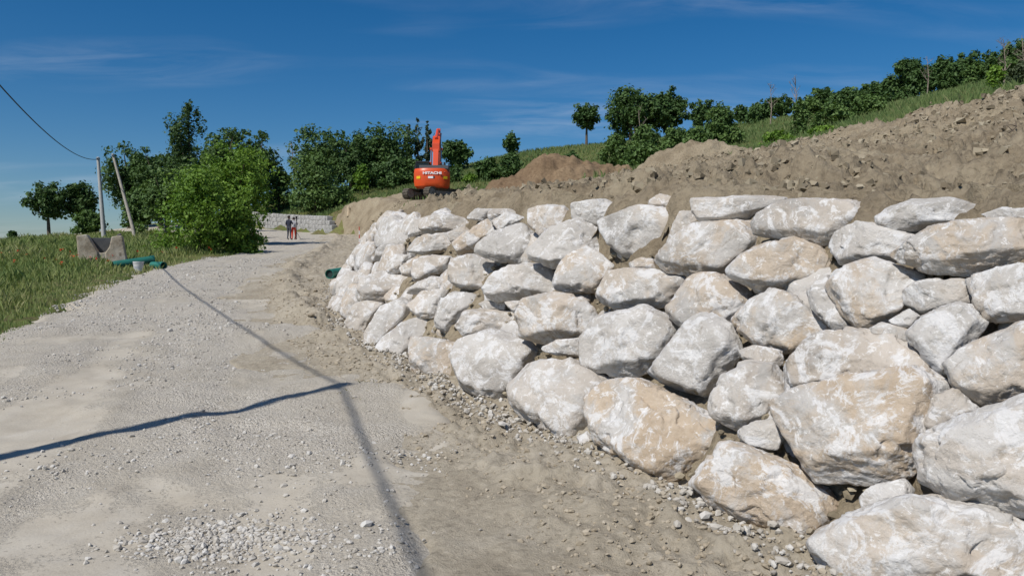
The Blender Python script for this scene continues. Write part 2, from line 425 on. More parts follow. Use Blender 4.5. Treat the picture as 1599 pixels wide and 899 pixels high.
up_pts = [tuple(WT[i]) for i in range(0, wall_n, 4)]
up_pts += [tuple(P(*q)) for q in (
  (1599, 150, 19), (1500, 168, 20.5), (1380, 197, 24), (1240, 240, 28), (1100, 254, 32), (1000, 276, 36), (950, 292, 40), (850, 303, 44), (800, 302, 52),
  (1599, 240, 11), (1400, 250, 13.5), (1200, 275, 15), (1000, 295, 20), (850, 308, 26), (720, 316, 36), (640, 316, 45), (600, 318, 45),
  (677, 310, 62), (610, 307, 58), (720, 303, 64), (780, 296, 66), (640, 300, 70),
  (740, 256, 100), (830, 238, 98), (900, 258, 74), (940, 226, 92), (1000, 268, 46), (1060, 255, 46), (1170, 192, 78), (1130, 240, 44), (1250, 222, 40),
  (1330, 205, 38), (1400, 168, 60), (1430, 178, 34), (1530, 134, 50), (1590, 118, 48), (1300, 180, 62), (1050, 225, 75),
  (500, 338, 77), (440, 338, 82), (405, 345, 86), (560, 318, 73), (480, 322, 88), (440, 312, 98), (600, 296, 84), (540, 300, 92), (670, 285, 88), (400, 335, 104), (300, 346, 95), (200, 352, 100))]
up_pts += [(60, 20, 12), (60, 50, 17), (40, 90, 15), (70, 100, 18), (15, 110, 13), (-10, 120, 12.5), (-40, 130, 8), (-90, 130, -4), (30, -20, 6), (60, -40, 9), (20, -10, 4), (8, 3, 2.6), (12, 2, 3.2), (22, 8, 5.6),
           (0, 200, 10), (80, 200, 15), (-120, 240, -20), (150, 60, 24), (0, 420, -10), (200, 300, 5), (-250, 250, -35), (300, 0, 20), (150, -200, 5), (-60, 400, -20)]
H_up = TPS(up_pts, 1e-4)
def H(x, y, shift=0.0):
    sd, wd = toe_dist(x, y)
    lo, up = H_low(x, y), H_up(x, y)
    t = sstep(0.0, 1.0, (sd - shift)/wd)
    return lo + (up - lo)*t

# plan outline of the bare earth above the wall
def crest(*q): return P(*q)[:2]
SOIL_POLY = np.array([(30, -9), (30, 8), (20, 14)] + [tuple(crest(*q)) for q in (
  (1599, 135, 20), (1500, 155, 21), (1380, 185, 24), (1240, 230, 28), (1100, 243, 32), (1000, 268, 36), (955, 285, 42), (890, 300, 50), (800, 302, 57), (745, 300, 65), (690, 305, 68), (640, 302, 69), (604, 303, 70), (570, 322, 71))]
  + [(-16.8, 70.6), (-13.5, 65), (-10.3, 52), (-7.9, 40), (-6.3, 31), (-5.3, 26), (0, 10.0), (8, -7), (10, -9)])
def poly_dist(x, y, poly):
    """signed distance to a closed outline, positive inside"""
    q = np.stack((np.ravel(x), np.ravel(y)), 1).astype(float)
    best = np.full(len(q), 1e18); ins = np.zeros(len(q), bool)
    n = len(poly)
    for i in range(n):
        a, b = poly[i], poly[(i+1) % n]; e = b - a
        t = np.clip(((q - a) @ e)/((e**2).sum() + 1e-12), 0, 1)
        best = np.minimum(best, ((q - a - t[:, None]*e)**2).sum(1))
        cond = (a[1] > q[:, 1]) != (b[1] > q[:, 1])
        ins ^= cond & (q[:, 0] < (b[0]-a[0])*(q[:, 1]-a[1])/(b[1]-a[1] + 1e-12) + a[0])
    return (np.where(ins, 1, -1)*np.sqrt(best)).reshape(np.shape(x))

ROAD_L = np.array([(-6.6, -12), (-6.8, -5), (-7.1, 2), (-7.6, 8), (-8.2, 12.1), (-9.3, 15.5), (-10.4, 18.6), (-11.7, 23), (-12.7, 28.7), (-13.0, 34), (-14.0, 42), (-17, 52), (-21.5, 61), (-30, 69), (-45, 76), (-70, 82)], float)
ROAD_R = np.array([(4.5, -12), (3.4, -5), (1.4, 1), (.2, 4.07), (-.5, 5.6), (-1.7, 8.2), (-3.6, 12.1), (-6.0, 18.6), (-8.3, 27.6), (-9.4, 34), (-10.8, 43), (-12.6, 53), (-15.2, 64), (-21.2, 74.5), (-33, 81), (-60, 93)], float)
RLs, RRs = smooth_poly(ROAD_L, 24), smooth_poly(ROAD_R, 24)
ROAD_POLY = np.concatenate((ROAD_L, ROAD_R[::-1]))

def soil_mask(x, y):
    sd, wd = toe_dist(x, y)
    return np.minimum(poly_dist(x, y, SOIL_POLY), sd + 0.4)

def build_ground():
    def axis(lo, hi, c, n):
        a = np.arcsinh((lo - c)/6.0); b = np.arcsinh((hi - c)/6.0)
        return c + 6.0*np.sinh(np.linspace(a, b, n))
    xs = axis(-480, 420, -4, 210); ys = axis(-300, 620, 12, 240)
    X, Y = np.meshgrid(xs, ys)
    Z = H(X, Y, 0.5)
    Z += (0.10*fbm(xy3(X, Y, 0.35), 4, 3)).reshape(Z.shape)
    inner = np.maximum(sstep(0.1, 0.9, poly_dist(X, Y, ROAD_POLY)), sstep(0.3, 1.6, soil_mask(X, Y)))
    sd, _ = toe_dist(X, Y)
    near = sstep(-9, -6, sd)*(sd < 3)*(Y < 66)*(poly_dist(X, Y, ROAD_POLY) > -8)*(X > -0.24*Y - 4)
    inner = np.maximum(inner, near)
    Z -= 0.45*inner
    ny, nx = X.shape
    idx = np.arange(nx*ny).reshape(ny, nx)
    F = np.stack((idx[:-1, :-1], idx[:-1, 1:], idx[1:, 1:], idx[1:, :-1]), -1).reshape(-1, 4)
    o = link('ground', mesh_np('ground', np.stack((X, Y, Z), -1).reshape(-1, 3), F), M['meadow'])
    tag(o, 'grassy meadow and hillside ground around the road', None, None, 'structure')
build_ground()

def rows_along(y0, y1, base, k):
    ys = [y0]
    while ys[-1] < y1: ys.append(ys[-1] + max(base, k*abs(ys[-1])))
    return np.array(ys)
def edge_x(E, ys):   # arclength-free: the edges are monotone in y
    return np.interp(ys, E[:, 1], E[:, 0])

road_surface = None
def rut(x, y):
    xm = 0.5*(edge_x(RLs, y) + edge_x(RRs, y))
    t = (x - xm)
    return np.exp(-((t - 1.9)/0.42)**2) + np.exp(-((t + 0.1)/0.42)**2)*0.8 + np.exp(-((t + 2.1)/0.5)**2)*0.6
def H_road(x, y):
    x = np.asarray(x, float); y = np.asarray(y, float); sh = x.shape
    p = xy3(x, y)
    h = 0.045*fbm(p*0.5, 3, 5) + 0.016*fbm(p*2.6, 4, 9) + 0.006*fbm(p*14, 2, 12)
    return H_low(x, y) + h.reshape(sh) - 0.03*rut(x, y)
def H_verge(x, y):
    x = np.asarray(x, float); y = np.asarray(y, float); sh = x.shape
    p = xy3(x, y)
    edge = (x - edge_x(RRs, y)).ravel()
    berm = np.exp(-((edge - 0.55)/0.38)**2)*sstep(8, 12, y.ravel())*(0.10 + 0.13*np.clip(fbm(p*0.8, 2, 31), -1, 1))
    rough = 0.05*fbm(p*1.1, 3, 41) + 0.040*fbm(p*5, 4, 43, 0.65) + 0.03*np.maximum(0, fbm(p*2.4, 3, 47))**1.5 + 0.032*np.maximum(-.2, fbm(p*9, 2, 48, .6))
    fade = sstep(-0.1, 0.7, edge)
    return H_low(x, y) + (berm + rough*(0.25 + 0.75*fade) - 0.03 + 0.03*fade).reshape(sh)

def ribbon(name, ys, left, right, nu, hf, mat, label, sink_l, sink_r, attr=None):
    u = np.linspace(0, 1, nu)
    X = left[:, None] + (right - left)[:, None]*u[None]; Y = np.repeat(ys[:, None], nu, 1)
    jit = fbm(xy3(X, Y, 0.9), 4, 77).reshape(X.shape)
    Z = hf(X, Y)
    dl = (X - left[:, None]) + 0.35*jit; dr = (right[:, None] - X) + 0.75*jit
    if sink_l is not None: Z = Z - 0.30*(1 - sstep(-0.1, sink_l, dl))
    if sink_r is not None: Z = Z - 0.10*(1 - sstep(-0.1, sink_r, dr))
    n, m = X.shape; idx = np.arange(n*m).reshape(n, m)
    F = np.stack((idx[:-1, :-1], idx[:-1, 1:], idx[1:, 1:], idx[1:, :-1]), -1).reshape(-1, 4)
    me = mesh_np(name, np.stack((X, Y, Z), -1).reshape(-1, 3), F)
    if attr is not None:
        a = me.attributes.new('fines', 'FLOAT', 'POINT'); a.data.foreach_set('value', attr(X, Y).ravel().astype(np.float32))
    o = link(name, me, mat); tag(o, label, None, None, 'structure'); return o
def fines(X, Y):
    near = 1 - sstep(4.5, 13, Y)
    v = 0.18 + 0.42*near + 0.35*np.clip(rut(X, Y), 0, 1) + 0.25*fbm(xy3(X, Y, 0.45), 3, 91).reshape(X.shape)
    xm = 0.5*(edge_x(RLs, Y) + edge_x(RRs, Y))
    v += 0.30*fbm(xy3((X - xm)*2.2, Y*0.10), 3, 93).reshape(X.shape)            # streaks left by wheels
    v += 0.45*np.exp(-((edge_x(RRs, Y) - X)/0.9)**2)
    return np.clip(v, 0, 1)
ys_r = rows_along(-9, 82, 0.045, 0.0085)
ribbon('road', ys_r, edge_x(RLs, ys_r) - 0.5, edge_x(RRs, ys_r) + 0.6, 125, lambda X, Y: H_road(X, Y) + 0.03, M['road'],
       'pale crushed gravel road climbing away past the rock wall', 0.9, 0.7, fines)
ys_v = rows_along(-7, 66, 0.04, 0.007)
toe_x = np.interp(ys_v, TOES[:18*6, 1], TOES[:18*6, 0])
ribbon('verge', ys_v, edge_x(RRs, ys_v) - 1.3, toe_x + 0.75, 115, lambda X, Y: H_verge(X, Y) + 0.03, M['verge'],
       'strip of bare trampled earth between road and rock wall', 0.5, None)

# ---- bare earth behind and above the wall
def H_soil(x, y):
    x = np.asarray(x, float); y = np.asarray(y, float); sh = x.shape
    p = xy3(x, y)
    m = soil_mask(x, y).ravel(); sd, wd = toe_dist(x, y); sd = sd.ravel()
    pd = poly_dist(x, y, SOIL_POLY).ravel()
    berm = 0.06*np.exp(-((pd - 1.4)/1.3)**2)*(sd > 4)
    big = 0.20*fbm(p*0.33, 3, 101) + 0.09*fbm(p*0.9, 3, 103)
    clod = 0.11*np.maximum(-0.3, fbm(p*2.1, 3, 107, 0.6, False)) + 0.055*np.maximum(-0.2, fbm(p*3.9, 3, 109, 0.65)) + 0.028*fbm(p*6.3, 2, 113, 0.7, True)
    near = sstep(0.8, 2.2, sd)
    clod = clod - 0.13*sstep(0.40, 0.62, fbm(p*1.5 + 0.8*fbm(p*2, 2, 120)[:, None], 3, 119, 0.6)) + 0.055*np.abs(fbm(p*7.5, 2, 121, 0.7)) + 0.045*np.maximum(-.15, fbm(p*12, 2, 123, .6)) - 0.05*sstep(.3, .6, fbm(p*5.2, 2, 125, .6))
    calm = sstep(4.0, 9.0, np.hypot(p[:, 0] + 6.2, (p[:, 1] - 58)*0.55))          # levelled pad under the machine
    h = berm + big*near*(0.15 + 0.85*calm) + clod*(0.7 + 0.3*near)*(0.25 + 0.75*calm) - 0.34*(1 - calm)
    return H(x, y).ravel().reshape(sh) + h.reshape(sh) + 0.06 - 0.6*(1 - sstep(-0.3, 0.8, pd + 0.4*fbm(p*0.7, 3, 117))).reshape(sh)
def build_soil():
    vs = []; fs = []; base = 0
    ys = np.concatenate((np.arange(-9, 2.0, 0.22), rows_along(2.0, 71, 0.055, 0.0066)))
    us = np.concatenate((np.linspace(-0.27, 0.52, 500), np.linspace(0.53, 1.5, 40)))
    X = us[None]*(ys[:, None] + 12.0); Y = np.repeat(ys[:, None], len(us), 1)
    sd, wd = toe_dist(X, Y); pd = poly_dist(X, Y, SOIL_POLY)
    wallpart = (Y < 27)
    keep = (pd > -0.7) & (X < 30) & np.where(wallpart, sd > wd*0.8, sd > -0.3)
    Z = np.zeros_like(X); Z[keep] = H_soil(X[keep], Y[keep])
    ny, nx = X.shape; idx = np.arange(nx*ny).reshape(ny, nx)
    ok = keep[:-1, :-1] & keep[:-1, 1:] & keep[1:, 1:] & keep[1:, :-1]
    F = np.stack((idx[:-1, :-1], idx[:-1, 1:], idx[1:, 1:], idx[1:, :-1]), -1)[ok]
    used = np.unique(F); remap = np.full(nx*ny, -1); remap[used] = np.arange(len(used))
    V = np.stack((X, Y, Z), -1).reshape(-1, 3)[used]
    o = link('soil_bank', mesh_np('soil_bank', V, remap[F]), M['soil'])
    tag(o, 'bank of freshly dug clay soil rising behind the rock wall', None, None, 'structure')
build_soil()

def heap(name, c, rx, ry, h, rz, mat, label, seed, n=120):
    """a tipped heap of earth, wide irregular cone"""
    u = np.linspace(-1.15, 1.15, n); U, Vv = np.meshgrid(u, u)
    r = np.sqrt(U**2 + Vv**2) + 0.12*fbm(xy3(U, Vv, 2.0), 3, seed).reshape(U.shape)
    prof = np.clip(1 - np.maximum(r, 0)**1.7, 0, 1)
    X0, Y0 = U*rx, Vv*ry
    X = c[0] + X0*math.cos(rz) - Y0*math.sin(rz); Y = c[1] + X0*math.sin(rz) + Y0*math.cos(rz)
    p = xy3(X, Y)
    Z = H(X, Y) + h*prof*(1 + 0.3*fbm(p*0.5, 3, seed+3).reshape(U.shape)) + sstep(0, 0.15, prof)*(0.12*fbm(p*2.2, 3, seed+5, 0.6) + 0.05*fbm(p*6, 2, seed+7)).reshape(U.shape) - 0.35*(1 - sstep(0, 0.12, prof)) + 0.02
    idx = np.arange(n*n).reshape(n, n)
    F = np.stack((idx[:-1, :-1], idx[:-1, 1:], idx[1:, 1:], idx[1:, :-1]), -1).reshape(-1, 4)
    V = np.stack((X - c[0], Y - c[1], Z - c[2]), -1).reshape(-1, 3)
    o = link(name, mesh_np(name, V, F), mat, None, tuple(c)); tag(o, label, 'soil heap'); return o
def on_ground(px, depth, hf=H):
    x = (px - CX)/FPX*depth*1.0; return np.array((x, depth, float(hf(np.array([x]), np.array([depth]))[0])))
heap('soil_heap', on_ground(862, 46), 5.0, 2.8, 1.75, 0.1, M['soil_red'], 'tall reddish brown heap of dug earth near the small round bush', 201)
heap('soil_heap', on_ground(1075, 33), 2.8, 1.6, 0.9, -0.3, M['soil'], 'low pale clay hump on the crest of the bank before the shrubs', 221, 80)

# ------------------------------------------------------------------ rock wall
ico_cache = {}
def ico(sub):
    if sub not in ico_cache:
        bm = bmesh.new(); bmesh.ops.create_icosphere(bm, subdivisions=sub, radius=1.0)
        ico_cache[sub] = (np.array([v.co[:] for v in bm.verts]), np.array([[v.index for v in f.verts] for f in bm.faces])); bm.free()
    return ico_cache[sub]
def hull2d(p):
    p = sorted(map(tuple, p))
    def half(q):
        o = []
        for a in q:
            while len(o) > 1 and (o[-1][0]-o[-2][0])*(a[1]-o[-2][1]) - (o[-1][1]-o[-2][1])*(a[0]-o[-2][0]) <= 1e-9: o.pop()
            o.append(a)
        return o[:-1]
    return np.array(half(p) + half(p[::-1]))
def boulder(poly2, ax, ay, v, sub, r, thick=0.55, grow=1.0):
    """poly2: convex outline in the (ax, ay) plane round the origin; v: outward axis.
    A faceted stone: each outline edge carries a front and a back face, capped by a few tilted facets."""
    hp = hull2d(poly2)*grow
    area = 0.5*abs(np.dot(hp[:, 0], np.roll(hp[:, 1], -1)) - np.dot(hp[:, 1], np.roll(hp[:, 0], -1)))
    rm = math.sqrt(area/math.pi)
    Ns = []; Ds = []
    for i in range(len(hp)):
        a, b = hp[i], hp[(i+1) % len(hp)]; e = b - a; L = np.linalg.norm(e)
        if L < 0.06*rm: continue
        n2 = np.array((e[1], -e[0]))/L; d = float(n2 @ a)
        if d < 0: n2, d = -n2, -d
        d = max(d, 0.25*rm)
        e3 = ax*n2[0] + ay*n2[1]
        t = r.uniform(0.12, 0.62); Ns.append(e3*math.cos(t) + v*math.sin(t)); Ds.append(d*math.cos(t) + 0.02*rm)
        t2 = r.uniform(-1.0, -0.3); Ns.append(e3*math.cos(t2) + v*math.sin(t2)); Ds.append(d*math.cos(t2) + 0.02*rm)
    k = r.integers(3, 6); ph = r.uniform(0, 6.28)
    th = thick*rm
    for i in range(k):
        a = ph + 2*math.pi*i/k + r.uniform(-.4, .4); tl = r.uniform(0.06, 0.42)
        n = v*math.cos(tl) + (ax*math.cos(a) + ay*math.sin(a))*math.sin(tl)
        Ns.append(n); Ds.append(th*r.uniform(0.9, 1.12))
    for i in range(7):
        a = r.uniform(0, 6.28); tl = r.uniform(0.45, 1.15)
        n = v*math.cos(tl) + (ax*math.cos(a) + ay*math.sin(a))*math.sin(tl)
        e_ = (hp @ np.array((math.cos(a), math.sin(a)))).max(); Ns.append(n); Ds.append((e_*math.sin(tl) + th*math.cos(tl))*r.uniform(0.70, 0.86))
    Ns.append(-v); Ds.append(th*1.15)
    Ns = np.array(Ns); Ds = np.array(Ds)
    S, F = ico(sub)
    ex, ey = np.abs(hp[:, 0]).max(), np.abs(hp[:, 1]).max()
    U = S[:, :1]*ax*ex + S[:, 1:2]*ay*ey + S[:, 2:3]*v*th
    U /= np.linalg.norm(U, axis=1)[:, None]
    q = np.maximum(U @ Ns.T, 0)/Ds
    pw = r.uniform(30, 80)
    rad = ((q**pw).sum(1))**(-1/pw)
    V = U*rad[:, None]
    off = r.uniform(-50, 50, 3)
    s = 1/rm
    strat = r.normal(size=3); strat /= np.linalg.norm(strat)
    d = 0.028*rm*fbm(V*s*1.3 + off, 3, 1) + 0.013*rm*(fbm(V*s*2.6 + off, 4, 2, 0.55, True) - .4) + 0.014*rm*fbm(V*s*9 + off, 4, 5, 0.65)
    cell = np.floor(V*s*1.7 + 0.5*fbm(V*s*2 + off, 2, 3)[:, None] + off); d += 0.018*rm*_h(cell[:, 0].astype(np.int64), cell[:, 1].astype(np.int64), cell[:, 2].astype(np.int64), 9)*(sub > 3)
    lay = (V @ strat)*s*5.0 + 1.2*fbm(V*s*1.2 + off, 2, 8)
    d += 0.022*rm*(np.abs((lay % 1.0) - 0.5)*2)**2*sstep(-0.1, 0.5, vnoise(V*s*1.1 + off + 9, 4))
    chip = fbm(V*s*2.3 - off, 2, 6); d -= 0.06*rm*sstep(0.45, 0.52, chip)
    V = V + U*d[:, None]
    return V, F, rm

# wall surface to place the stones on
def wall_bvh():
    ext = np.linspace(-0.25, 1.2, 12)
    V = np.concatenate([WB + (WT - WB)*t for t in ext]); n = len(WB)
    F = []
    for j in range(len(ext)-1):
        for i in range(n-1): F.append((j*n+i, j*n+i+1, (j+1)*n+i+1, (j+1)*n+i))
    return BVHTree.FromPolygons([tuple(v) for v in V], F)
WBVH = wall_bvh()
def wall_core():
    ts = np.linspace(-0.2, 1.04, 46)
    ii = np.linspace(0, len(WB)-1, 420)
    f = lambda A: np.stack([np.interp(ii, np.arange(len(A)), A[:, k]) for k in range(A.shape[1])], 1)
    B, T, Nn = f(WB), f(WT), f(WN)
    V = np.concatenate([B + (T-B)*t for t in ts]); N3 = np.tile(np.column_stack((Nn, np.full(len(Nn), -0.55))), (len(ts), 1))
    V = V + N3*0.13 + N3*(0.09*fbm(V*1.6, 4, 301) + 0.04*fbm(V*6, 3, 305))[:, None]
    n = len(B); idx = np.arange(len(V)).reshape(len(ts), n)
    F = np.stack((idx[:-1, :-1], idx[:-1, 1:], idx[1:, 1:], idx[1:, :-1]), -1).reshape(-1, 4)
    return V, F
wall = empty('rock_wall', tuple(WB[30]))
tag(wall, 'sloping retaining wall of big pale limestone boulders along the road', 'rock wall')
wloc = np.array(WB[30])
V, F = wall_core()
bf = link('earth_backfill', mesh_np('earth_backfill', V - wloc, F), M['soil'], wall)

VIEW = {'A': (800, 290, 2.9), 'B': (1150, 290, 2.9), 'C': (760, 520, 1.906), 'D': (400, 280, 2.141)}
ROCKS = [  # outline of each boulder face (view, tan tint, points)
 ('A', .5, '75,110 150,92 230,95 268,130 265,180 130,225 80,180'),
 ('A', .0, '265,80 420,65 465,85 455,110 415,135 400,180 275,160'),
 ('A', .05, '80,290 170,200 350,158 385,190 430,270 420,300 340,290 190,370 90,330'),
 ('A', .45, '400,180 440,140 560,95 730,110 760,150 755,200 690,260 640,330 480,330 420,230'),
 ('A', .4, '760,120 830,115 855,160 780,230 700,260 750,180'),
 ('A', .5, '605,80 670,38 730,50 800,85 815,115 730,115 640,105'),
 ('A', .35, '815,60 880,65 1000,75 1150,48 1240,60 1255,85 1190,120 1090,150 960,163 860,155 830,120'),
 ('A', .7, '640,345 720,270 860,165 1080,168 1110,210 1105,270 980,340 960,400 830,410 660,375'),
 ('A', .7, '530,350 590,330 640,335 650,385 540,385'),
 ('A', .8, '185,430 220,350 335,280 390,310 465,375 400,430 380,480 300,480 200,470'),
 ('A', .5, '385,480 410,410 520,385 700,395 780,420 785,460 720,540 640,550 560,520 470,570 400,510'),
 ('A', .65, '15,600 60,520 200,490 300,510 390,580 400,620 310,690 150,710 40,680'),
 ('A', .65, '700,560 800,430 900,405 1000,425 1085,490 1080,560 1000,600 960,650 780,640 715,600'),
 ('A', .75, '980,380 1050,310 1180,255 1290,237 1370,270 1445,340 1430,390 1350,440 1230,450 1140,490 1060,430 990,410'),
 ('A', 1.0, '1000,600 1060,540 1180,470 1290,510 1350,580 1450,660 1330,720 1270,760 1130,730 1020,650'),
 ('A', .1, '310,690 400,600 600,545 690,590 770,650 720,720 640,830 560,860 430,850 310,800'),
 ('A', .3, '1030,750 1100,725 1220,750 1225,800 1180,830 1050,790'),
 ('A', .4, '120,740 200,700 310,690 305,770 200,765'),
 ('B', .35, '85,150 180,105 270,85 400,95 560,75 605,110 600,165 540,200 450,220 410,270 300,240 210,225 100,220'),
 ('B', .1, '425,280 440,220 560,170 640,175 700,210 810,225 810,250 730,300 740,350 620,350 480,350'),
 ('B', .0, '640,140 700,100 790,70 960,58 1090,95 1110,150 1000,165 860,190 800,200 730,215 640,180'),
 ('B', .0, '1120,130 1210,98 1400,98 1400,160 1180,165'),
 ('B', .75, '725,310 800,260 890,190 1080,160 1330,165 1480,200 1480,340 1330,365 1180,370 1040,400 860,385 760,345'),
 ('B', .8, '410,450 470,370 600,338 760,370 850,420 770,460 770,560 700,620 560,655 500,600 460,540'),
 ('B', .1, '320,480 420,410 450,470 470,550 520,640 450,660 400,600 350,560'),
 ('B', .3, '760,460 870,425 1030,425 1060,470 1055,530 960,545 850,575 770,530'),
 ('B', .55, '1045,430 1180,395 1330,365 1480,380 1480,570 1330,590 1130,620 1080,540'),
 ('B', .0, '780,660 850,590 1000,535 1070,545 1135,620 1100,670 990,730 950,800 940,870 870,800 800,720'),
 ('B', .8, '600,650 660,620 770,650 770,705 690,695 610,675'),
 ('B', .0, '690,610 780,560 830,585 790,640 720,640'),
 ('C', .3, '75,170 140,100 280,90 350,130 375,155 310,190 295,260 270,320 230,330 150,270 90,230'),
 ('C', .95, '300,200 370,150 480,145 560,190 640,235 735,300 720,330 670,360 620,410 540,445 440,400 340,340 310,280'),
 ('C', .0, '487,112 575,20 600,-30 650,-60 730,-20 755,60 710,130 670,192 610,170 530,145'),
 ('C', .3, '665,200 700,130 770,85 850,90 885,130 905,190 870,230 800,270 740,290 670,240'),
 ('C', .1, '750,290 800,265 870,255 885,310 860,345 790,340 750,310'),
 ('C', .45, '890,100 950,30 1072,-10 1230,15 1290,70 1310,115 1150,140 1060,155 960,190 920,195 895,160'),
 ('C', .9, '865,225 950,180 1120,140 1310,122 1370,165 1350,200 1300,290 1290,390 1200,440 1060,435 990,430 940,380 920,290'),
 ('C', .3, '1305,260 1330,190 1400,163 1470,230 1460,245 1380,275 1320,300'),
 ('C', .6, '1370,95 1450,30 1600,-30 1750,-10 1750,190 1500,215 1400,165'),
 ('C', .35, '1295,330 1400,260 1600,190 1800,200 1850,400 1800,560 1600,545 1500,525 1380,490 1300,440'),
 ('C', .0, '1110,490 1150,455 1240,435 1272,465 1250,500 1180,515 1120,520'),
 ('C', .55, '975,640 1000,590 1100,540 1300,488 1450,510 1620,570 1780,640 1780,780 1100,780 1020,710'),
 ('C', .9, '610,450 650,390 690,335 760,335 900,385 960,420 1020,480 1055,550 980,610 940,625 840,590 720,540 660,490'),
 ('C', .2, '270,310 300,292 330,340 320,355 280,335'),
 ('C', .1, '1480,215 1540,210 1530,235 1490,235'),
 ('D', .1, '660,590 690,540 790,505 900,540 940,580 870,650 860,720 790,745 690,690'),
 ('D', .7, '525,580 535,535 600,535 680,555 690,590 665,680 580,670 530,640'),
 ('D', .1, '410,580 440,520 520,470 600,470 590,500 530,540 520,580 490,610 430,600'),
 ('D', .3, '365,520 420,430 490,400 520,420 510,460 440,520 400,570 370,560'),
 ('D', .0, '600,470 620,410 670,372 740,390 740,430 680,470 640,510 605,490'),
 ('D', .4, '670,490 700,440 750,435 870,445 870,510 790,500 700,525'),
 ('D', .5, '510,430 560,385 640,375 620,420 600,460 550,465'),
 ('D', .4, '635,320 660,270 740,258 800,290 820,340 760,370 690,360 650,345'),
 ('D', .2, '760,360 820,310 880,285 960,285 1000,320 1005,380 920,390 850,400 790,405'),
 ('D', .0, '720,240 800,185 900,155 935,190 940,250 880,280 800,270'),
 ('D', .8, '655,210 720,165 780,130 800,180 760,200 720,240 680,250'),
 ('D', .5, '790,140 840,110 900,130 880,150 820,180'),
 ('D', .1, '700,130 740,98 790,100 760,140'), ('D', .2, '770,125 790,102 850,100 880,120 790,140'),
 ('D', .3, '555,170 570,125 620,112 690,130 720,160 640,180 580,185'),
 ('D', .6, '510,240 560,190 640,180 700,200 650,240 560,250'),
 ('D', .3, '400,150 440,108 500,115 520,150 470,180 420,185'),
 ('D', .2, '520,150 560,130 575,180 510,190'),
 ('D', .1, '395,270 410,230 480,180 550,170 530,210 470,250 430,270'),
 ('D', .4, '525,340 540,270 580,255 655,260 640,300 600,320 560,340'),
 ('D', .2, '505,380 540,350 600,325 645,340 640,375 570,385'),
 ('D', .4, '430,300 470,250 520,255 500,300 450,320'),
 ('D', .8, '480,300 540,255 540,300 520,325 490,320'),
 ('D', .3, '380,330 400,280 440,270 440,310 410,340'),
 ('D', .3, '300,290 340,230 390,190 400,240 370,290 320,320'),
 ('D', .4, '350,210 400,160 430,190 400,230 370,240'),
 ('D', .3, '330,390 350,340 430,320 520,330 500,370 430,400 360,410'),
 ('D', .2, '270,390 280,330 330,310 370,330 340,380 300,400'),
 ('D', .4, '250,430 270,390 330,390 350,420 310,470 270,470'),
 ('D', .3, '300,480 330,420 400,400 440,410 400,460 360,530 320,510'),
 ('D', .2, '745,415 770,405 830,410 830,435 770,440'),
 ('D', .5, '830,410 890,405 900,440 860,445'),
 ('D', .5, '640,180 700,160 720,180 680,210 650,210'),
]
def put_rock(V, F, c, tan):
    o = link('boulder', mesh_np('boulder', V, F), M['rock'], wall, tuple(np.array(c) - wloc))
    o['tan'] = float(tan); return o
rock_centres = []
CAMP = np.array((0, 0, EYE))
def axes_for(v):
    ax = np.cross((0, 0, 1.0), v); ax /= np.linalg.norm(ax); return ax, np.cross(v, ax)
for i, (vw, tan, s) in enumerate(ROCKS):
    ox, oy, sc = VIEW[vw]
    pts = np.array([[float(a) for a in q.split(',')] for q in s.split()])
    pts = pts/sc + (ox, oy); hp = hull2d(pts)
    cpx = hp.mean(0)
    d = raydir(*cpx); d /= np.linalg.norm(d)
    hit = WBVH.ray_cast(Vector(CAMP), Vector(d))
    if hit[0] is None:
        k = np.argmin([np.linalg.norm(np.cross(q - CAMP, d)) for q in WT]); dist = np.linalg.norm(WT[k] - CAMP)
        c = CAMP + d*dist; wn3 = -d
    else:
        c = np.array(hit[0]); wn3 = np.array(hit[1]); wn3 = wn3 if wn3 @ d < 0 else -wn3
    r = np.random.default_rng(1000 + i)
    v = 0.5*wn3 - 0.5*d + 0.10*r.normal(size=3); v /= np.linalg.norm(v)
    ax, ay = axes_for(v)
    c = c - v*0.02
    P2 = []
    for q in hp:
        dd = raydir(*q); t = ((c - CAMP) @ v)/(dd @ v); w = CAMP + dd*t - c; P2.append((w @ ax, w @ ay))
    P2 = np.array(P2); m = P2.mean(0); 
    c = c + ax*m[0] + ay*m[1]; P2 = P2 - m
    big = (hp[:, 0].max()-hp[:, 0].min())
    V, F, rm = boulder(P2, ax, ay, v, 6 if big > 200 else 5, r, grow=1.075)
    put_rock(V, F, c, tan); rock_centres.append((*c, rm))
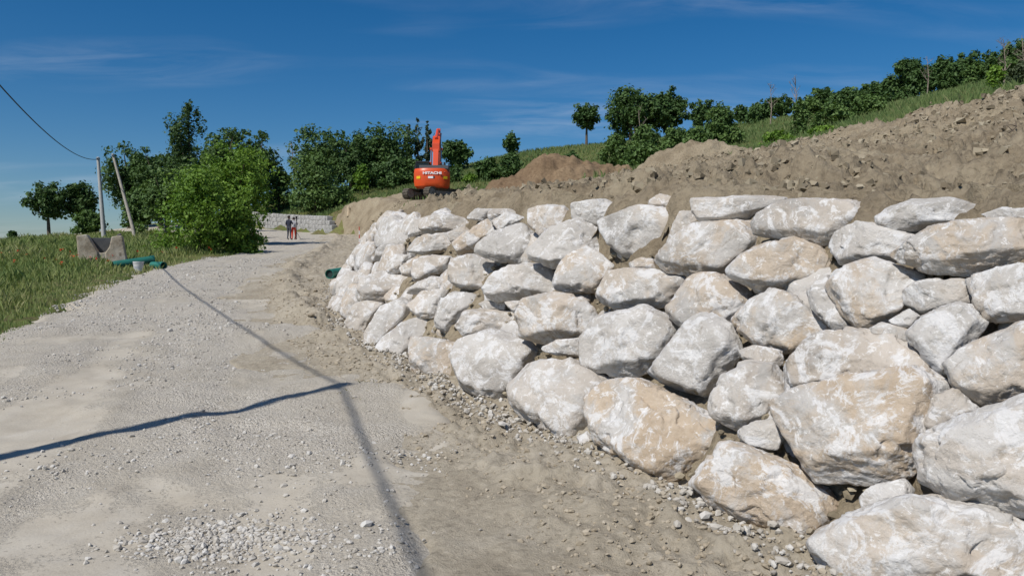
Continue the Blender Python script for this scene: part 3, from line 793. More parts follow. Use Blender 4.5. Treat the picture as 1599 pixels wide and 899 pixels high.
# the same wall carries on outside the frame and round the bend, and behind the face stones
def wall_point(i, t):
    f = lambda A: np.array([np.interp(i, np.arange(len(A)), A[:, k]) for k in range(A.shape[1])])
    B, T, Nn = f(WB), f(WT), f(WN); return B + (T-B)*t, Nn
rc = np.array(rock_centres)
r = np.random.default_rng(55); nfill = 0
arc = np.concatenate(([0], np.cumsum(np.linalg.norm(np.diff(WB, axis=0), axis=1))))
for row in range(5):
    s = r.uniform(0, 0.5)
    while s < arc[-1]:
        size = r.uniform(0.36, 0.56); s += size*0.95
        i = np.interp(s, arc, np.arange(len(arc)))
        if i > len(WB)-1.5: break
        p, Nn = wall_point(i, (row + 0.5)/5 + r.uniform(-.05, .05)); 
        n3 = np.array((-Nn[0], -Nn[1], 0.65)); n3 /= np.linalg.norm(n3)
        gap = (np.linalg.norm(rc[:, :3] - p, axis=1) - rc[:, 3]*0.8).min()
        if row == 4: p = p - (0, 0, .12)
        if gap > 0.30: c = p; sz = size*(1 if row < 4 else .7)
        elif gap > 0.05: c = p - n3*0.20; sz = size*0.62
        else: s += size*0.6; continue
        k = r.integers(6, 9); a = np.sort(r.uniform(0, 6.28, k)) ; a = np.linspace(0, 6.28, k, endpoint=False) + r.uniform(-.3, .3, k)
        rr = sz*r.uniform(0.8, 1.1, k); P2 = np.stack((np.cos(a)*rr*1.15, np.sin(a)*rr*0.88), 1)
        v = n3 + 0.15*r.normal(size=3); v /= np.linalg.norm(v); ax, ay = axes_for(v)
        V, F, rm = boulder(P2, ax, ay, v, 5 if (gap > 0.3 and p[1] < 9) else (4 if p[1] < 20 else 3), r)
        put_rock(V, F, c, r.uniform(0, .8)); nfill += 1
        if gap > 0.30: rc = np.vstack((rc, (*c, rm)))
        s += size*0.95
print('boulders', len(ROCKS), '+', nfill)

# ------------------------------------------------------------------ loose stones and clods
def scatter(name, pts, sizes, mat, label, seed, flat=0.6, kind_sub=0):
    r = np.random.default_rng(seed); n = len(pts)
    if kind_sub == -1:
        S = np.array([(x, y, z) for x in (-.75, .75) for y in (-.75, .75) for z in (-.75, .75)], float)
        q4 = [(0,1,3,2),(4,6,7,5),(0,4,5,1),(2,3,7,6),(0,2,6,4),(1,5,7,3)]
        F0 = np.array([t for q in q4 for t in ((q[0], q[1], q[2]), (q[0], q[2], q[3]))])
    elif kind_sub == 0:
        S = np.array([(1,0,0),(-1,0,0),(0,1,0),(0,-1,0),(0,0,1),(0,0,-1)], float)
        F0 = np.array([(0,2,4),(2,1,4),(1,3,4),(3,0,4),(2,0,5),(1,2,5),(3,1,5),(0,3,5)])
    else: S, F0 = ico(kind_sub)
    m = len(S)
    V = S[None]*r.uniform(0.7, 1.2, (n, m, 1))*np.array((1, 1, flat))*r.uniform(0.7, 1.3, (n, 1, 3))
    a = r.uniform(0, 6.28, n); ca, sa = np.cos(a)[:, None], np.sin(a)[:, None]
    tl = r.normal(0, 0.35 if kind_sub >= 0 else 0.9, n)[:, None]
    if kind_sub == -1: V = V + r.normal(0, .22, V.shape)
    x, y, z = V[..., 0], V[..., 1], V[..., 2]
    y, z = y*np.cos(tl) - z*np.sin(tl), y*np.sin(tl) + z*np.cos(tl)
    V = np.stack((x*ca - y*sa, x*sa + y*ca, z), -1)*np.asarray(sizes)[:, None, None] + np.asarray(pts)[:, None]
    F = (F0[None] + (np.arange(n)*m)[:, None, None]).reshape(-1, 3)
    o = link(name, mesh_np(name, V.reshape(-1, 3), F, False), mat); tag(o, label, None, None, 'stuff'); return o

r = np.random.default_rng(91)
n = 28000
yy = 2.2 + 30*r.uniform(0, 1, n)**2.1; xl, xr = edge_x(RLs, yy), edge_x(RRs, yy)
xx = xl + (xr - xl)*r.uniform(0, 1, n)
den = fbm(xy3(xx, yy, 0.8), 3, 401) - 1.3*fines(xx, yy) + 0.9
keep = (den + r.uniform(-.5, .5, n) > 0.35) & (np.abs(xx) < yy*0.75 + 1.0)
xx, yy = xx[keep], yy[keep]
sz = np.clip(r.lognormal(-4.85, 0.45, len(xx)), 0.004, 0.035)*(1 + 0.03*yy)
# the patch of coarse gravel in the near foreground, and other small patches
def patch(cx, cy, rx, ry, n):
    a = r.normal(size=(n, 2)); return cx + a[:, 0]*rx, cy + a[:, 1]*ry
px_, py_ = [], []
for q in ((345, 850, .26, .17, 1000), (560, 740, .45, .25, 260), (470, 860, .4, .2, 200), (60, 760, .5, .4, 200)):
    d = raydir(q[0], q[1]); t = -EYE/d[2]
    a, b = patch(d[0]*t, d[1]*t, *q[2:]); px_.append(a); py_.append(b)
px_, py_ = np.concatenate(px_), np.concatenate(py_)
xx = np.concatenate((xx, px_)); yy = np.concatenate((yy, py_)); sz = np.concatenate((sz, np.clip(r.lognormal(-4.45, 0.35, len(px_)), 0.006, 0.026)))
zz_ = H_road(xx, yy) + 0.03 + sz*0.2
scatter('road_gravel', np.stack((xx, yy, zz_), 1), sz, M['stones'], 'loose pale gravel lying over the road surface', 1, 0.75, 1)
# clods on the verge
n = 14000
yy = 2.0 + 34*r.uniform(0, 1, n)**2.2; xl = edge_x(RRs, yy); xr = np.interp(yy, TOES[:18*6, 1][::1], TOES[:18*6, 0])
tt = r.uniform(-.22, 1, n); xx = xl + 0.2 + (xr - xl - 0.1)*tt
ok = fbm(xy3(xx, yy, 0.9), 3, 411) + 0.7*np.exp(-((xx - xl - .55)/.4)**2)*(yy > 8) + r.uniform(-.8, .8, n) > -1.0
xx, yy = xx[ok], yy[ok]; sz = np.minimum(np.clip(r.lognormal(-4.75, 0.65, len(xx)), 0.004, 0.10), 0.0035*yy + 0.010)
scatter('verge_clods', np.stack((xx, yy, H_verge(xx, yy) + 0.03 + sz*0.15), 1), sz, M['vclods'], 'crumbled clods of pale earth strewn along the verge', 2, 0.65, 1)
# broken white stone along the toe of the wall
n = 4200
i = r.uniform(2, len(WB)-2, n); off = r.normal(-0.12, 0.13, n)
bx = np.interp(i, np.arange(len(WB)), WB[:, 0]) + np.interp(i, np.arange(len(WB)), WN[:, 0])*off
by = np.interp(i, np.arange(len(WB)), WB[:, 1]) + np.interp(i, np.arange(len(WB)), WN[:, 1])*off
ok = vnoise(xy3(bx, by, 1.1), 421) + r.uniform(-.5, .5, n) > -0.15
bx, by = bx[ok], by[ok]; sz = np.clip(r.lognormal(-4.3, 0.45, len(bx)), 0.007, 0.045)
scatter('toe_rubble', np.stack((bx, by, H_verge(bx, by) + 0.04 + sz*0.2), 1), sz, M['stones'], 'small white stone chippings along the foot of the wall', 3, 0.8, 1)
# earth crumbled into the joints of the wall
cv = wall_core()[0]; cv = cv[:int(len(cv)*.74)]; pick = r.choice(len(cv), 5000); sz = np.clip(r.lognormal(-3.8, 0.45, 5000), 0.01, 0.045)
scatter('joint_earth', cv[pick] + r.normal(0, .03, (5000, 3)), sz, M['clods'], 'crumbled earth packed into the joints of the rock wall', 6, 0.8, 1)
# clods on the soil bank
n = 110000
yy = 2 + 62*r.uniform(0, 1, n)**1.5; xx = r.uniform(-14, 18, n)
sd, wd = toe_dist(xx, yy)
ok = (poly_dist(xx, yy, SOIL_POLY) > 0) & (sd > np.where(yy < 27, wd + 0.1, 0.2)) & (np.abs(xx) < 0.75*yy + 2) & (np.hypot(xx + 6.2, (yy - 55)*.5) > r.uniform(2, 7, n)) & (fbm(xy3(xx, yy, 0.5), 3, 431) + r.uniform(-.5, .5, n) > -0.1)
xx, yy = xx[ok], yy[ok]; sz = np.minimum(np.clip(r.lognormal(-3.75, 0.65, len(xx)), 0.010, 0.17), 0.0042*yy + 0.010)
scatter('bank_clods', np.stack((xx, yy, H_soil(xx, yy) + sz*0.12), 1), sz, M['clods'], 'broken clods of clay lying all over the soil bank', 4, 0.8, -1)

# ------------------------------------------------------------------ vegetation
def leaf_mesh(name, C, nrm, size, r, aspect=1.7):
    """one small pointed leaf (two triangles) at each point of C"""
    n = len(C)
    t = r.normal(size=(n, 3)); nn = nrm + 0.55*r.normal(size=(n, 3)); nn /= np.linalg.norm(nn, axis=1)[:, None]
    a = np.cross(nn, t); a /= np.linalg.norm(a, axis=1)[:, None] + 1e-9; b = np.cross(nn, a)
    L = (size*np.clip(r.lognormal(-.1, .38, n), .4, 2.0))[:, None]; W = L/(aspect*r.uniform(.7, 1.3, (n, 1)))
    V = np.stack((C - a*L*0.5, C + b*W*0.5 + nn*W*0.12, C + a*L*0.5, C - b*W*0.5 + nn*W*0.12), 1).reshape(-1, 3)
    i = np.arange(n)*4
    F = np.concatenate((np.stack((i, i+1, i+2), 1), np.stack((i, i+2, i+3), 1)))
    return mesh_np(name, V, F, False)
def make_tree(name, label, cat, px, hw, ytop, ybot, depth, style, col, group=None, dens=1.0, seed=0, hf=H):
    r = np.random.default_rng(seed*31 + 5)
    base = on_ground(px, depth, hf); base[2] -= 0.05
    top = P(px, ytop, depth)[2]; bot = max(P(px, ybot, depth)[2], base[2] + 0.02)
    top = max(top, base[2] + 0.4); bot = min(bot, top - 0.3)
    w = hw*1.1*depth/FPX; h = top - bot; ht = top - base[2]
    root = empty(name, tuple(base)); tag(root, label, cat, group)
    cz = (top + bot)/2 - base[2]
    # clumps of foliage
    cl = []
    if style == 'broad':
        k = int(46*dens**0.5) + 20
        for _ in range(k):
            d = r.normal(size=3); d /= np.linalg.norm(d); outer = r.uniform() < .6; q = r.uniform(0.68, 1.0) if outer else r.uniform(.1, .58)
            z = d[2]*q; f = 1.0 if z > -0.2 else 0.85
            cl.append((d[0]*q*w*f, d[1]*q*w*f, cz + z*h*0.5, (r.uniform(0.10, 0.25) if outer else r.uniform(.3, .45))*min(w, h*0.6)))
    elif style == 'bush':
        k = int(36*dens**0.5) + 18
        for _ in range(k):
            u = r.uniform(0, 1)**0.8; rad = math.sqrt(max(0.05, 1 - (u*1.02)**2))*r.uniform(0.1, 0.82)
            a = r.uniform(0, 6.28)
            cl.append((math.cos(a)*rad*w, math.sin(a)*rad*w, bot - base[2] + u*h*0.86, r.uniform(0.17, 0.36)*min(w, h*0.7)))
    else:  # poplar
        k = int(46*dens**0.5)
        for _ in range(k):
            u = r.uniform(0, 1); prof = 1.0 if u < .55 else max(.25, 1 - ((u-.55)/.45)**1.6*.8)
            a = r.uniform(0, 6.28); q = r.uniform(0.1, 0.78)*prof
            cl.append((math.cos(a)*q*w, math.sin(a)*q*w, bot - base[2] + u*h*0.95, r.uniform(0.26, 0.42)*w*max(prof, .35)))
    cl = np.array(cl)
    ls = max(0.045, 0.0021*depth)*(1.0 if style != 'poplar' else 0.85)
    area = (cl[:, 3]**2).sum()*4*math.pi
    n = int(min(13000, max(1500, dens*0.45*area/(ls*ls/1.7))))
    pick = r.choice(len(cl), n, p=cl[:, 3]**2/(cl[:, 3]**2).sum())
    d = r.normal(size=(n, 3)); d /= np.linalg.norm(d, axis=1)[:, None]
    q = r.uniform(0.1, 1.25, n)**0.5
    stretch = np.array((1, 1, 0.8)) if style != 'poplar' else np.array((0.8, 0.8, 1.5))
    C = cl[pick, :3] + d*(cl[pick, 3]*q)[:, None]*stretch
    C += 0.35*cl[pick, 3][:, None]*np.stack([vnoise(C*1.6/max(0.3, w*0.25), 60+k) for k in range(3)], 1)
    # stray twigs leaves around the outline
    m = int(n*0.10); C[:m] += d[:m]*(cl[pick[:m], 3]*r.uniform(0, 0.55, m))[:, None]
    C[:, 2] = np.maximum(C[:, 2], 0.03)
    nr = d*0.8 + np.array((0, 0, 0.45))
    me = leaf_mesh('crown', C, nr, ls*1.75, r)
    link('crown' if style != 'bush' else 'foliage', me, LEAF[col], root)
    # trunk and limbs
    mb = MB(); tr = max(0.03, 0.028*ht*(1.0 if style == 'broad' else 0.6))
    lean = r.normal(0, 0.02, 2)*ht
    tt = np.array((lean[0], lean[1], (bot - base[2]) + 0.62*h))
    pts = [(0, 0, -0.15), (lean[0]*.2, lean[1]*.2, tt[2]*.3), (lean[0]*.6, lean[1]*.5, tt[2]*.65), tuple(tt)]
    mb.tube(pts, [tr*1.25, tr, tr*.7, tr*.2], 7)
    for k in range(min(9, len(cl))):
        c = cl[k]; f = r.uniform(0.35, 0.7); s0 = np.array(pts[1])*(1-f) + np.array(pts[2])*f
        midp = s0*0.5 + c[:3]*0.5 + np.array((0, 0, 0.06*h))
        mb.tube([tuple(s0), tuple(midp), tuple(c[:3])], [tr*.45, tr*.3, tr*.08], 5)
    mb.build('trunk' if style != 'bush' else 'stems', M['bark'], root, smooth=True)
    return root

TREES = [
 # name, label, category, px, half width, top, crown bottom, depth, style, colour, density
 ('oak_tree', 'leftmost dark tree at the far edge of the meadow', 'tree', 78, 29, 283, 346, 76, 'broad', 'dark', 1),
 ('oak_tree', 'dark round tree on the meadow edge just left of the utility pole', 'tree', 126, 28, 282, 350, 78, 'broad', 'dark', 1),
 ('shrub', 'tiny lone shrub on the meadow skyline at far left', 'shrub', 21, 8, 361, 373, 64, 'bush', 'dark', 1),
 ('oak_tree', 'tall dark tree behind the leaning utility pole', 'tree', 205, 46, 221, 342, 76, 'broad', 'dark', 1.1),
 ('oak_tree', 'dark tree between the leaning pole and the tall poplar', 'tree', 252, 44, 228, 345, 73, 'broad', 'dark', 1.1),
 ('poplar_tree', 'tall dense pointed tree standing above the left group', 'tree', 295, 37, 154, 325, 68, 'poplar', 'poplar', 1.5),
 ('oak_tree', 'dark tree just right of the tall pointed tree', 'tree', 350, 42, 190, 310, 84, 'broad', 'dark', 1.1),
 ('oak_tree', 'dark spreading tree above the right side of the bright walnut', 'tree', 400, 38, 200, 310, 86, 'broad', 'dark', 1.1),
 ('shrub', 'low shrubs at the foot of the utility poles', 'shrub', 140, 28, 326, 362, 72, 'bush', 'mid', 1),
 ('shrub', 'mid green shrub behind the leaning pole base', 'shrub', 222, 34, 292, 360, 62, 'bush', 'mid', 1),
 ('ash_tree', 'mid green tree between the leaning pole and the big roadside bush', 'tree', 262, 40, 262, 352, 58, 'broad', 'mid', 1.2),
 ('ash_tree', 'mid green tree in front of the tall pointed tree', 'tree', 318, 42, 238, 340, 56, 'broad', 'mid', 1.2),
 ('walnut_tree', 'bright green leafy tree behind the roadside bush', 'tree', 372, 62, 220, 365, 46, 'broad', 'bright', 1.6),
 ('walnut_tree', 'large bright green bushy tree at the left edge of the road', 'tree', 312, 78, 258, 398, 36, 'bush', 'bright', 1.8),
 ('shrub', 'leafy green bush hanging over the road edge beside the walnut', 'shrub', 372, 42, 318, 396, 37, 'bush', 'bright', 1.3),
 ('oak_tree', 'dark oak at the left of the middle clump above the stone wall', 'tree', 500, 46, 198, 310, 94, 'broad', 'dark', 1.1),
 ('oak_tree', 'tallest broad dark oak of the middle clump left of the poplars', 'tree', 597, 52, 188, 298, 92, 'broad', 'dark', 1.3),
 ('oak_tree', 'dark oak in the centre of the middle clump', 'tree', 550, 40, 204, 300, 90, 'broad', 'dark', 1),
 ('locust_tree', 'mid green feathery tree standing above the stone wall', 'tree', 494, 52, 240, 322, 80, 'bush', 'mid', 1.3),
 ('shrub', 'bright green shrub in front of the dark oaks', 'shrub', 567, 16, 256, 296, 84, 'bush', 'bright', 1),
 ('shrub', 'dark shrub under the oaks left of the excavator', 'shrub', 612, 34, 242, 294, 85, 'bush', 'dark', 1),
 ('locust_tree', 'green tree filling the gap above the people on the road', 'tree', 436, 28, 258, 335, 90, 'bush', 'mid', 1),
 ('shrub', 'dark shrub behind the excavator left side', 'shrub', 650, 24, 250, 292, 86, 'bush', 'dark', 1),
 ('poplar_tree', 'leftmost of the three thin poplars behind the excavator', 'tree', 640, 10, 188, 290, 95, 'poplar', 'grey', 0.8),
 ('poplar_tree', 'middle and tallest of the three thin poplars', 'tree', 653, 9, 181, 290, 96, 'poplar', 'grey', 0.7),
 ('poplar_tree', 'rightmost of the three thin poplars beside the excavator boom', 'tree', 668, 9, 184, 290, 95, 'poplar', 'grey', 0.8),
 ('oak_tree', 'dark tree just right of the excavator boom', 'tree', 713, 23, 215, 278, 92, 'broad', 'dark', 1.1),
 ('shrub', 'dark bush right behind the excavator', 'shrub', 712, 15, 258, 300, 76, 'bush', 'dark', 1),
 ('shrub', 'low bright green bush at the foot of the hill right of the excavator', 'shrub', 735, 16, 272, 298, 74, 'bush', 'bright', 1),
 ('shrub', 'dark bush left of the reddish soil heap', 'shrub', 765, 28, 246, 284, 74, 'bush', 'dark', 1),
 ('shrub', 'dark bush touching the left shoulder of the soil heap', 'shrub', 797, 22, 239, 275, 72, 'bush', 'dark', 1),
 ('oak_tree', 'small dark tree on the hill skyline above the soil heap', 'tree', 798, 14, 208, 240, 96, 'broad', 'dark', 1),
 ('shrub', 'small round dark bush on the hill right above the soil heap', 'shrub', 893, 17, 237, 260, 66, 'bush', 'dark', 1),
 ('oak_tree', 'lone small tree with a bare trunk on the hill crest', 'tree', 915, 21, 160, 202, 91, 'broad', 'dark', 1),
 ('oak_tree', 'big dark oak on the hill, left half of the pair', 'tree', 983, 40, 137, 215, 88, 'broad', 'dark', 1.3),
 ('oak_tree', 'big dark oak on the hill, right half of the pair', 'tree', 1040, 33, 139, 210, 88, 'broad', 'dark', 1.2),
 ('shrub', 'dark green shrub below the left of the oak pair', 'shrub', 962, 28, 208, 258, 58, 'bush', 'mid', 1.1),
 ('shrub', 'wide green shrub below the middle of the oak pair', 'shrub', 1010, 38, 196, 262, 54, 'bush', 'mid', 1.2),
 ('shrub', 'green shrub below the right of the oak pair', 'shrub', 1055, 28, 200, 250, 56, 'bush', 'mid', 1),
 ('oak_tree', 'dark tree right of the oak pair on the crest', 'tree', 1094, 20, 152, 200, 84, 'broad', 'dark', 1),
 ('ash_sapling', 'spiky green sapling clump right of the oak pair', 'tree', 1122, 36, 160, 240, 50, 'bush', 'mid', 1.1),
 ('oak_tree', 'small crest tree between the sapling clump and the hedge row', 'tree', 1155, 11, 161, 195, 82, 'broad', 'dark', 1),
 ('hedge_tree', 'leftmost tree of the dark row along the crest', 'tree', 1190, 18, 155, 192, 78, 'broad', 'dark', 1),
 ('hedge_tree', 'second dark tree of the row along the crest', 'tree', 1217, 18, 147, 188, 77, 'broad', 'dark', 1),
 ('ivy_clad_tree', 'narrow ivy covered tree standing before the crest row', 'tree', 1246, 15, 150, 222, 44, 'poplar', 'mid', 1.2),
 ('hedge_tree', 'crest tree right of the ivy covered one', 'tree', 1282, 22, 132, 180, 74, 'broad', 'dark', 1),
 ('hedge_tree', 'crest tree midway between ivy tree and the tall willow bush', 'tree', 1320, 23, 135, 182, 72, 'broad', 'dark', 1),
 ('hedge_tree', 'crest tree touching the left side of the tall willow bush', 'tree', 1355, 22, 129, 178, 70, 'broad', 'dark', 1),
 ('shrub', 'green thicket right of the ivy covered tree', 'shrub', 1296, 36, 162, 216, 46, 'bush', 'mid', 1.1),
 ('shrub', 'green thicket below the tall willow bush', 'shrub', 1350, 34, 148, 206, 46, 'bush', 'mid', 1.1),
 ('shrub', 'low bright brambles at the top edge of the soil bank', 'shrub', 1210, 36, 203, 230, 40, 'bush', 'bright', 0.8),
 ('shrub', 'low bright bramble patch right of the ivy tree foot', 'shrub', 1285, 40, 196, 222, 38, 'bush', 'bright', 0.8),
 ('willow_bush', 'tall dense bush on the skyline at the head of the green slope', 'shrub', 1411, 34, 90, 160, 58, 'bush', 'dark', 1.4),
 ('hedge_tree', 'dark skyline tree just right of the tall bush', 'tree', 1463, 24, 88, 140, 68, 'broad', 'dark', 1),
 ('hedge_tree', 'dark skyline tree in the middle of the upper right wood', 'tree', 1500, 24, 82, 136, 66, 'broad', 'dark', 1),
 ('hedge_tree', 'dark skyline tree behind the bright sapling at upper right', 'tree', 1534, 20, 80, 134, 62, 'broad', 'dark', 1),
 ('hedge_tree', 'dark tree behind the bare stems at upper right', 'tree', 1566, 24, 68, 130, 56, 'broad', 'dark', 1),
 ('hedge_tree', 'dark tree in the top right corner of the hill', 'tree', 1598, 26, 60, 128, 54, 'broad', 'dark', 1),
 ('shrub', 'dark shrub on the crest left of the first bare tree', 'shrub', 1176, 16, 166, 196, 74, 'bush', 'dark', 1),
 ('shrub', 'dark shrub on the crest just behind the ivy covered tree', 'shrub', 1262, 20, 150, 190, 68, 'bush', 'mid', 1),
 ('shrub', 'dark shrub filling the crest row above the green thicket', 'shrub', 1303, 20, 146, 188, 66, 'bush', 'dark', 1),
 ('shrub', 'dark shrub between the crest row and the tall skyline bush', 'shrub', 1380, 20, 118, 172, 62, 'bush', 'dark', 1),
 ('shrub', 'dark undergrowth right below the tall skyline bush', 'shrub', 1443, 20, 104, 150, 60, 'bush', 'dark', 1),
 ('shrub', 'dark undergrowth below the middle of the upper right wood', 'shrub', 1483, 22, 100, 144, 60, 'bush', 'dark', 1),
 ('shrub', 'dark undergrowth left of the bright sapling at upper right', 'shrub', 1517, 20, 94, 140, 57, 'bush', 'mid', 1),
 ('shrub', 'dark undergrowth right of the bright sapling at upper right', 'shrub', 1570, 24, 92, 140, 45, 'bush', 'mid', 1),
 ('shrub', 'green shrub between the oak pair and the sapling clump', 'shrub', 1085, 24, 196, 250, 48, 'bush', 'mid', 1),
 ('sapling', 'bright green sapling at the right end of the grassy slope', 'tree', 1546, 16, 98, 152, 33, 'bush', 'bright', 1),
 ('shrub', 'olive green shrub above the soil at the right frame edge', 'shrub', 1588, 22, 92, 142, 32, 'bush', 'grey', 1),
]
for k, t in enumerate(TREES):
    make_tree(*t[:10], dens=t[10], seed=k)

def dead_tree(px, ytop, depth, label, seed, spread=0.25, n=9):
    r = np.random.default_rng(seed); b = on_ground(px, depth); ht = P(px, ytop, depth)[2] - b[2]
    root = empty('dead_tree', tuple(b)); tag(root, label, 'dead tree')
    mb = MB(); mb.tube([(0, 0, -.1), (0.03*ht, 0, ht*.5), (-.02*ht, 0, ht)], [0.016*ht, .011*ht, .003*ht], 6); mb.build('trunk', M['dead'], root)
    mb = MB()
    for k in range(n):
        z = ht*r.uniform(.35, .92); a = r.uniform(0, 6.28); L = ht*r.uniform(.15, .38)*(1.1 - z/ht*.6)
        p0 = np.array((0.02*ht*(1 - z/ht), 0, z)); p2 = p0 + L*np.array((math.cos(a)*.7, math.sin(a)*.7, r.uniform(.5, 1.1))); p1 = (p0+p2)/2 + r.normal(0, .04*L, 3)
        mb.tube([p0, p1, p2], [.006*ht, .0045*ht, .002*ht], 4)
        for j in range(3):
            q = p1*(1-j/3) + p2*j/3; e = q + L*.4*np.array((r.normal()*.5, r.normal()*.5, r.uniform(.2, .9))); mb.tube([q, e], [.0035*ht, .0015*ht], 4)
    mb.build('branches', M['dead'], root)
dead_tree(1238, 118, 60, 'bare leafless tree rising behind the ivy covered tree', 1)
dead_tree(1200, 132, 66, 'thin bare tree at the left of the crest row', 2)
dead_tree(1442, 88, 50, 'pale leafless sapling in front of the tall skyline bush', 3)
dead_tree(1560, 62, 36, 'bare brownish stems beside the bright sapling at upper right', 4, n=14)
dead_tree(1588, 55, 35, 'rightmost bare stems at the right frame edge', 5, n=14)
dead_tree(459, 222, 92, 'reddish bare treetop left of the middle oak clump', 6)
dead_tree(997, 172, 56, 'pale leafless sapling in front of the big oak pair', 7)

def blades(name, xx, yy, zz, hgt, wid, mat, label, seed):
    r = np.random.default_rng(seed); n = len(xx)
    a = r.uniform(0, 6.28, n); ln = r.normal(0, 0.28, (n, 2))
    ca, sa = np.cos(a)*wid/2, np.sin(a)*wid/2
    mid = 0.55
    V = np.stack((np.stack((xx-ca, yy-sa, zz-0.03), 1), np.stack((xx+ca, yy+sa, zz-0.03), 1),
                  np.stack((xx+ca*.8+ln[:, 0]*hgt*.3, yy+sa*.8+ln[:, 1]*hgt*.3, zz+hgt*mid), 1), np.stack((xx+ln[:, 0]*hgt, yy+ln[:, 1]*hgt, zz+hgt), 1)), 1).reshape(-1, 3)
    i = np.arange(n)*4
    F = np.concatenate((np.stack((i, i+1, i+2), 1), np.stack((i, i+2, i+3), 1)))
    o = link(name, mesh_np(name, V, F, False), mat); tag(o, label, None, None, 'stuff'); return o
r = np.random.default_rng(5)
n = 170000
yy = 6 + 68*r.uniform(0, 1, n)**1.35; xx = -r.uniform(0.1, 0.82, n)*yy - 2.0
pd = poly_dist(xx, yy, ROAD_POLY) + 0.5*fbm(xy3(xx, yy, 0.8), 3, 501); sd, _ = toe_dist(xx, yy)
ok = (pd < 0.4) & (sd < -0.5) & (xx < np.interp(yy, RLs[:, 1], RLs[:, 0]) + 0.5) & (r.uniform(0, 1, n) < 0.6 + 0.4*sstep(0.1, 1.4, -pd))
xx, yy, pd = xx[ok], yy[ok], pd[ok]
hh = (0.14 + 0.28*sstep(0.2, 2.2, -pd))*(0.7 + 0.8*vnoise(xy3(xx, yy, 0.5), 503))*r.uniform(.5, 1.25, len(xx))
blades('field_grass', xx, yy, H(xx, yy, 0.5), np.clip(hh, .05, .75), 0.006 + 0.0008*yy, M['grass'], 'tall meadow grass left of the gravel road', 1)
n = 125000
yy = 24 + 84*r.uniform(0, 1, n); xx = r.uniform(-.35, .75, n)*yy
sd, wd = toe_dist(xx, yy)
ok = (sd > np.where(yy > 64, 0.9, wd*0.75)) & (poly_dist(xx, yy, SOIL_POLY) < 0.1)
xx, yy = xx[ok], yy[ok]
blades('hill_grass', xx, yy, H(xx, yy, 0.5), r.uniform(.15, .45, len(xx))*(1 + .4*vnoise(xy3(xx, yy, .2), 505)), 0.008 + 0.0008*yy, M['green_grass'], 'green grass covering the hillside and the bank above the stone wall', 2)
# sparse weeds on the level ground by the excavator and by the road
n = 5000
q = [on_ground(px, d) for px, d in ((780, 50), (760, 58), (990, 39), (985, 37))]
cx = r.integers(0, 4, n); xx = np.array([q[c][0] for c in cx]) + r.normal(0, 1.3, n)*np.where(cx < 2, 1.6, .8); yy = np.array([q[c][1] for c in cx]) + r.normal(0, 1.2, n)
blades('bank_weeds', xx, yy, H_soil(xx, yy), r.uniform(.12, .4, n), np.full(n, .06), M['green_grass'], 'thin weeds sprouting on the dug earth near the excavator', 3)
d = raydir(555, 622); t = -(EYE - 0.2)/d[2]
xx = d[0]*t + r.normal(0, .12, 260); yy = d[1]*t + r.normal(0, .28, 260)
blades('verge_weeds', xx, yy, H_verge(xx, yy) + .03, r.uniform(.02, .07, 260), np.full(260, .005), M['straw'], 'small tuft of dry grass at the road edge', 4)
# poppies
n = 34
spots = [(20, 411, 26, 1.6), (35, 408, 28, 1.5), (138, 418, 25, .35), (127, 424, 23, .4), (60, 420, 25, 1.5), (290, 405, 31, .5), (490, 336, 79, 1.2), (330, 402, 32, .4)]
pp = []
for k in range(n):
    s_ = spots[min(int(abs(r.normal(0, 3.0))), 7)]; g = on_ground(s_[0], s_[2]); pp.append((g[0] + r.normal()*s_[3], g[1] + r.normal()*s_[3]))
pp = np.array(pp); ph = H(pp[:, 0], pp[:, 1], .5)
C = np.repeat(np.column_stack((pp, ph + r.uniform(.38, .62, n))), 4, 0) + r.normal(0, .02, (n*4, 3))
o = link('poppies', leaf_mesh('poppies', C, np.tile((0, 0, 1.0), (n*4, 1)), 0.05, r, 1.1), M['poppy']); tag(o, 'scattered red poppies flowering in the meadow grass', None, None, 'stuff')

# ------------------------------------------------------------------ poles and wires
M['concrete_pole'] = plain('weathered_concrete', (0.42, 0.42, 0.41), 0.9, 0, 0.1, 6, 0.2)
M['wood_pole'] = plain('grey_pole_wood', (0.36, 0.33, 0.28), 0.9, 0, 0.15, 6, 0.3)
M['cable'] = plain('black_cable_sheath', (0.02, 0.02, 0.024), 0.6)
M['steel'] = plain('galvanised_steel', (0.35, 0.36, 0.37), 0.45, 0.8)
def utility_pole(base, top, r0, r1, mat, label, name='utility_pole'):
    base, top = np.array(base, float), np.array(top, float)
    root = empty(name, tuple(base)); tag(root, label, 'utility pole')
    mb = MB(); t = top - base; mb.tube([tuple(t*k/6 - (np.array((0, 0, .3)) if k == 0 else 0)) for k in range(7)], [r0 + (r1-r0)*k/6 for k in range(7)], 14)
    mb.build('shaft', mat, root, smooth=True)
    mb = MB(); mb.tube([tuple(t*.985 + (0, 0, -.06)), tuple(t*.985 + (0, 0, .06))], r1*1.25, 12); mb.box(tuple(t*.985 + np.array((0, -r1*1.5, 0))), (.06, .12, .06)); mb.build('clamp', M['steel'], root)
    mb = MB(); mb.tube([tuple(t*1.0), tuple(t*1.0 + (0, 0, .04))], [r1*1.05, r1*.5], 12); mb.build('cap', mat, root)
    return root
fp_b = on_ground(164, 54.4); fp_t = P(153, 246, 54.4)
utility_pole(fp_b, fp_t, .16, .10, M['concrete_pole'], 'upright pale concrete utility pole behind the broken concrete block')
lp_b = on_ground(214, 53); lp_t = P(176, 241, 54)
utility_pole(lp_b, lp_t, .12, .08, M['wood_pole'], 'leaning grey utility pole right of the upright one')
SH = np.array((SUN_AZ[0], SUN_AZ[1]))/math.tan(SUN_EL)
d = raydir(548, 604); sx = d*(8.3/d[1])
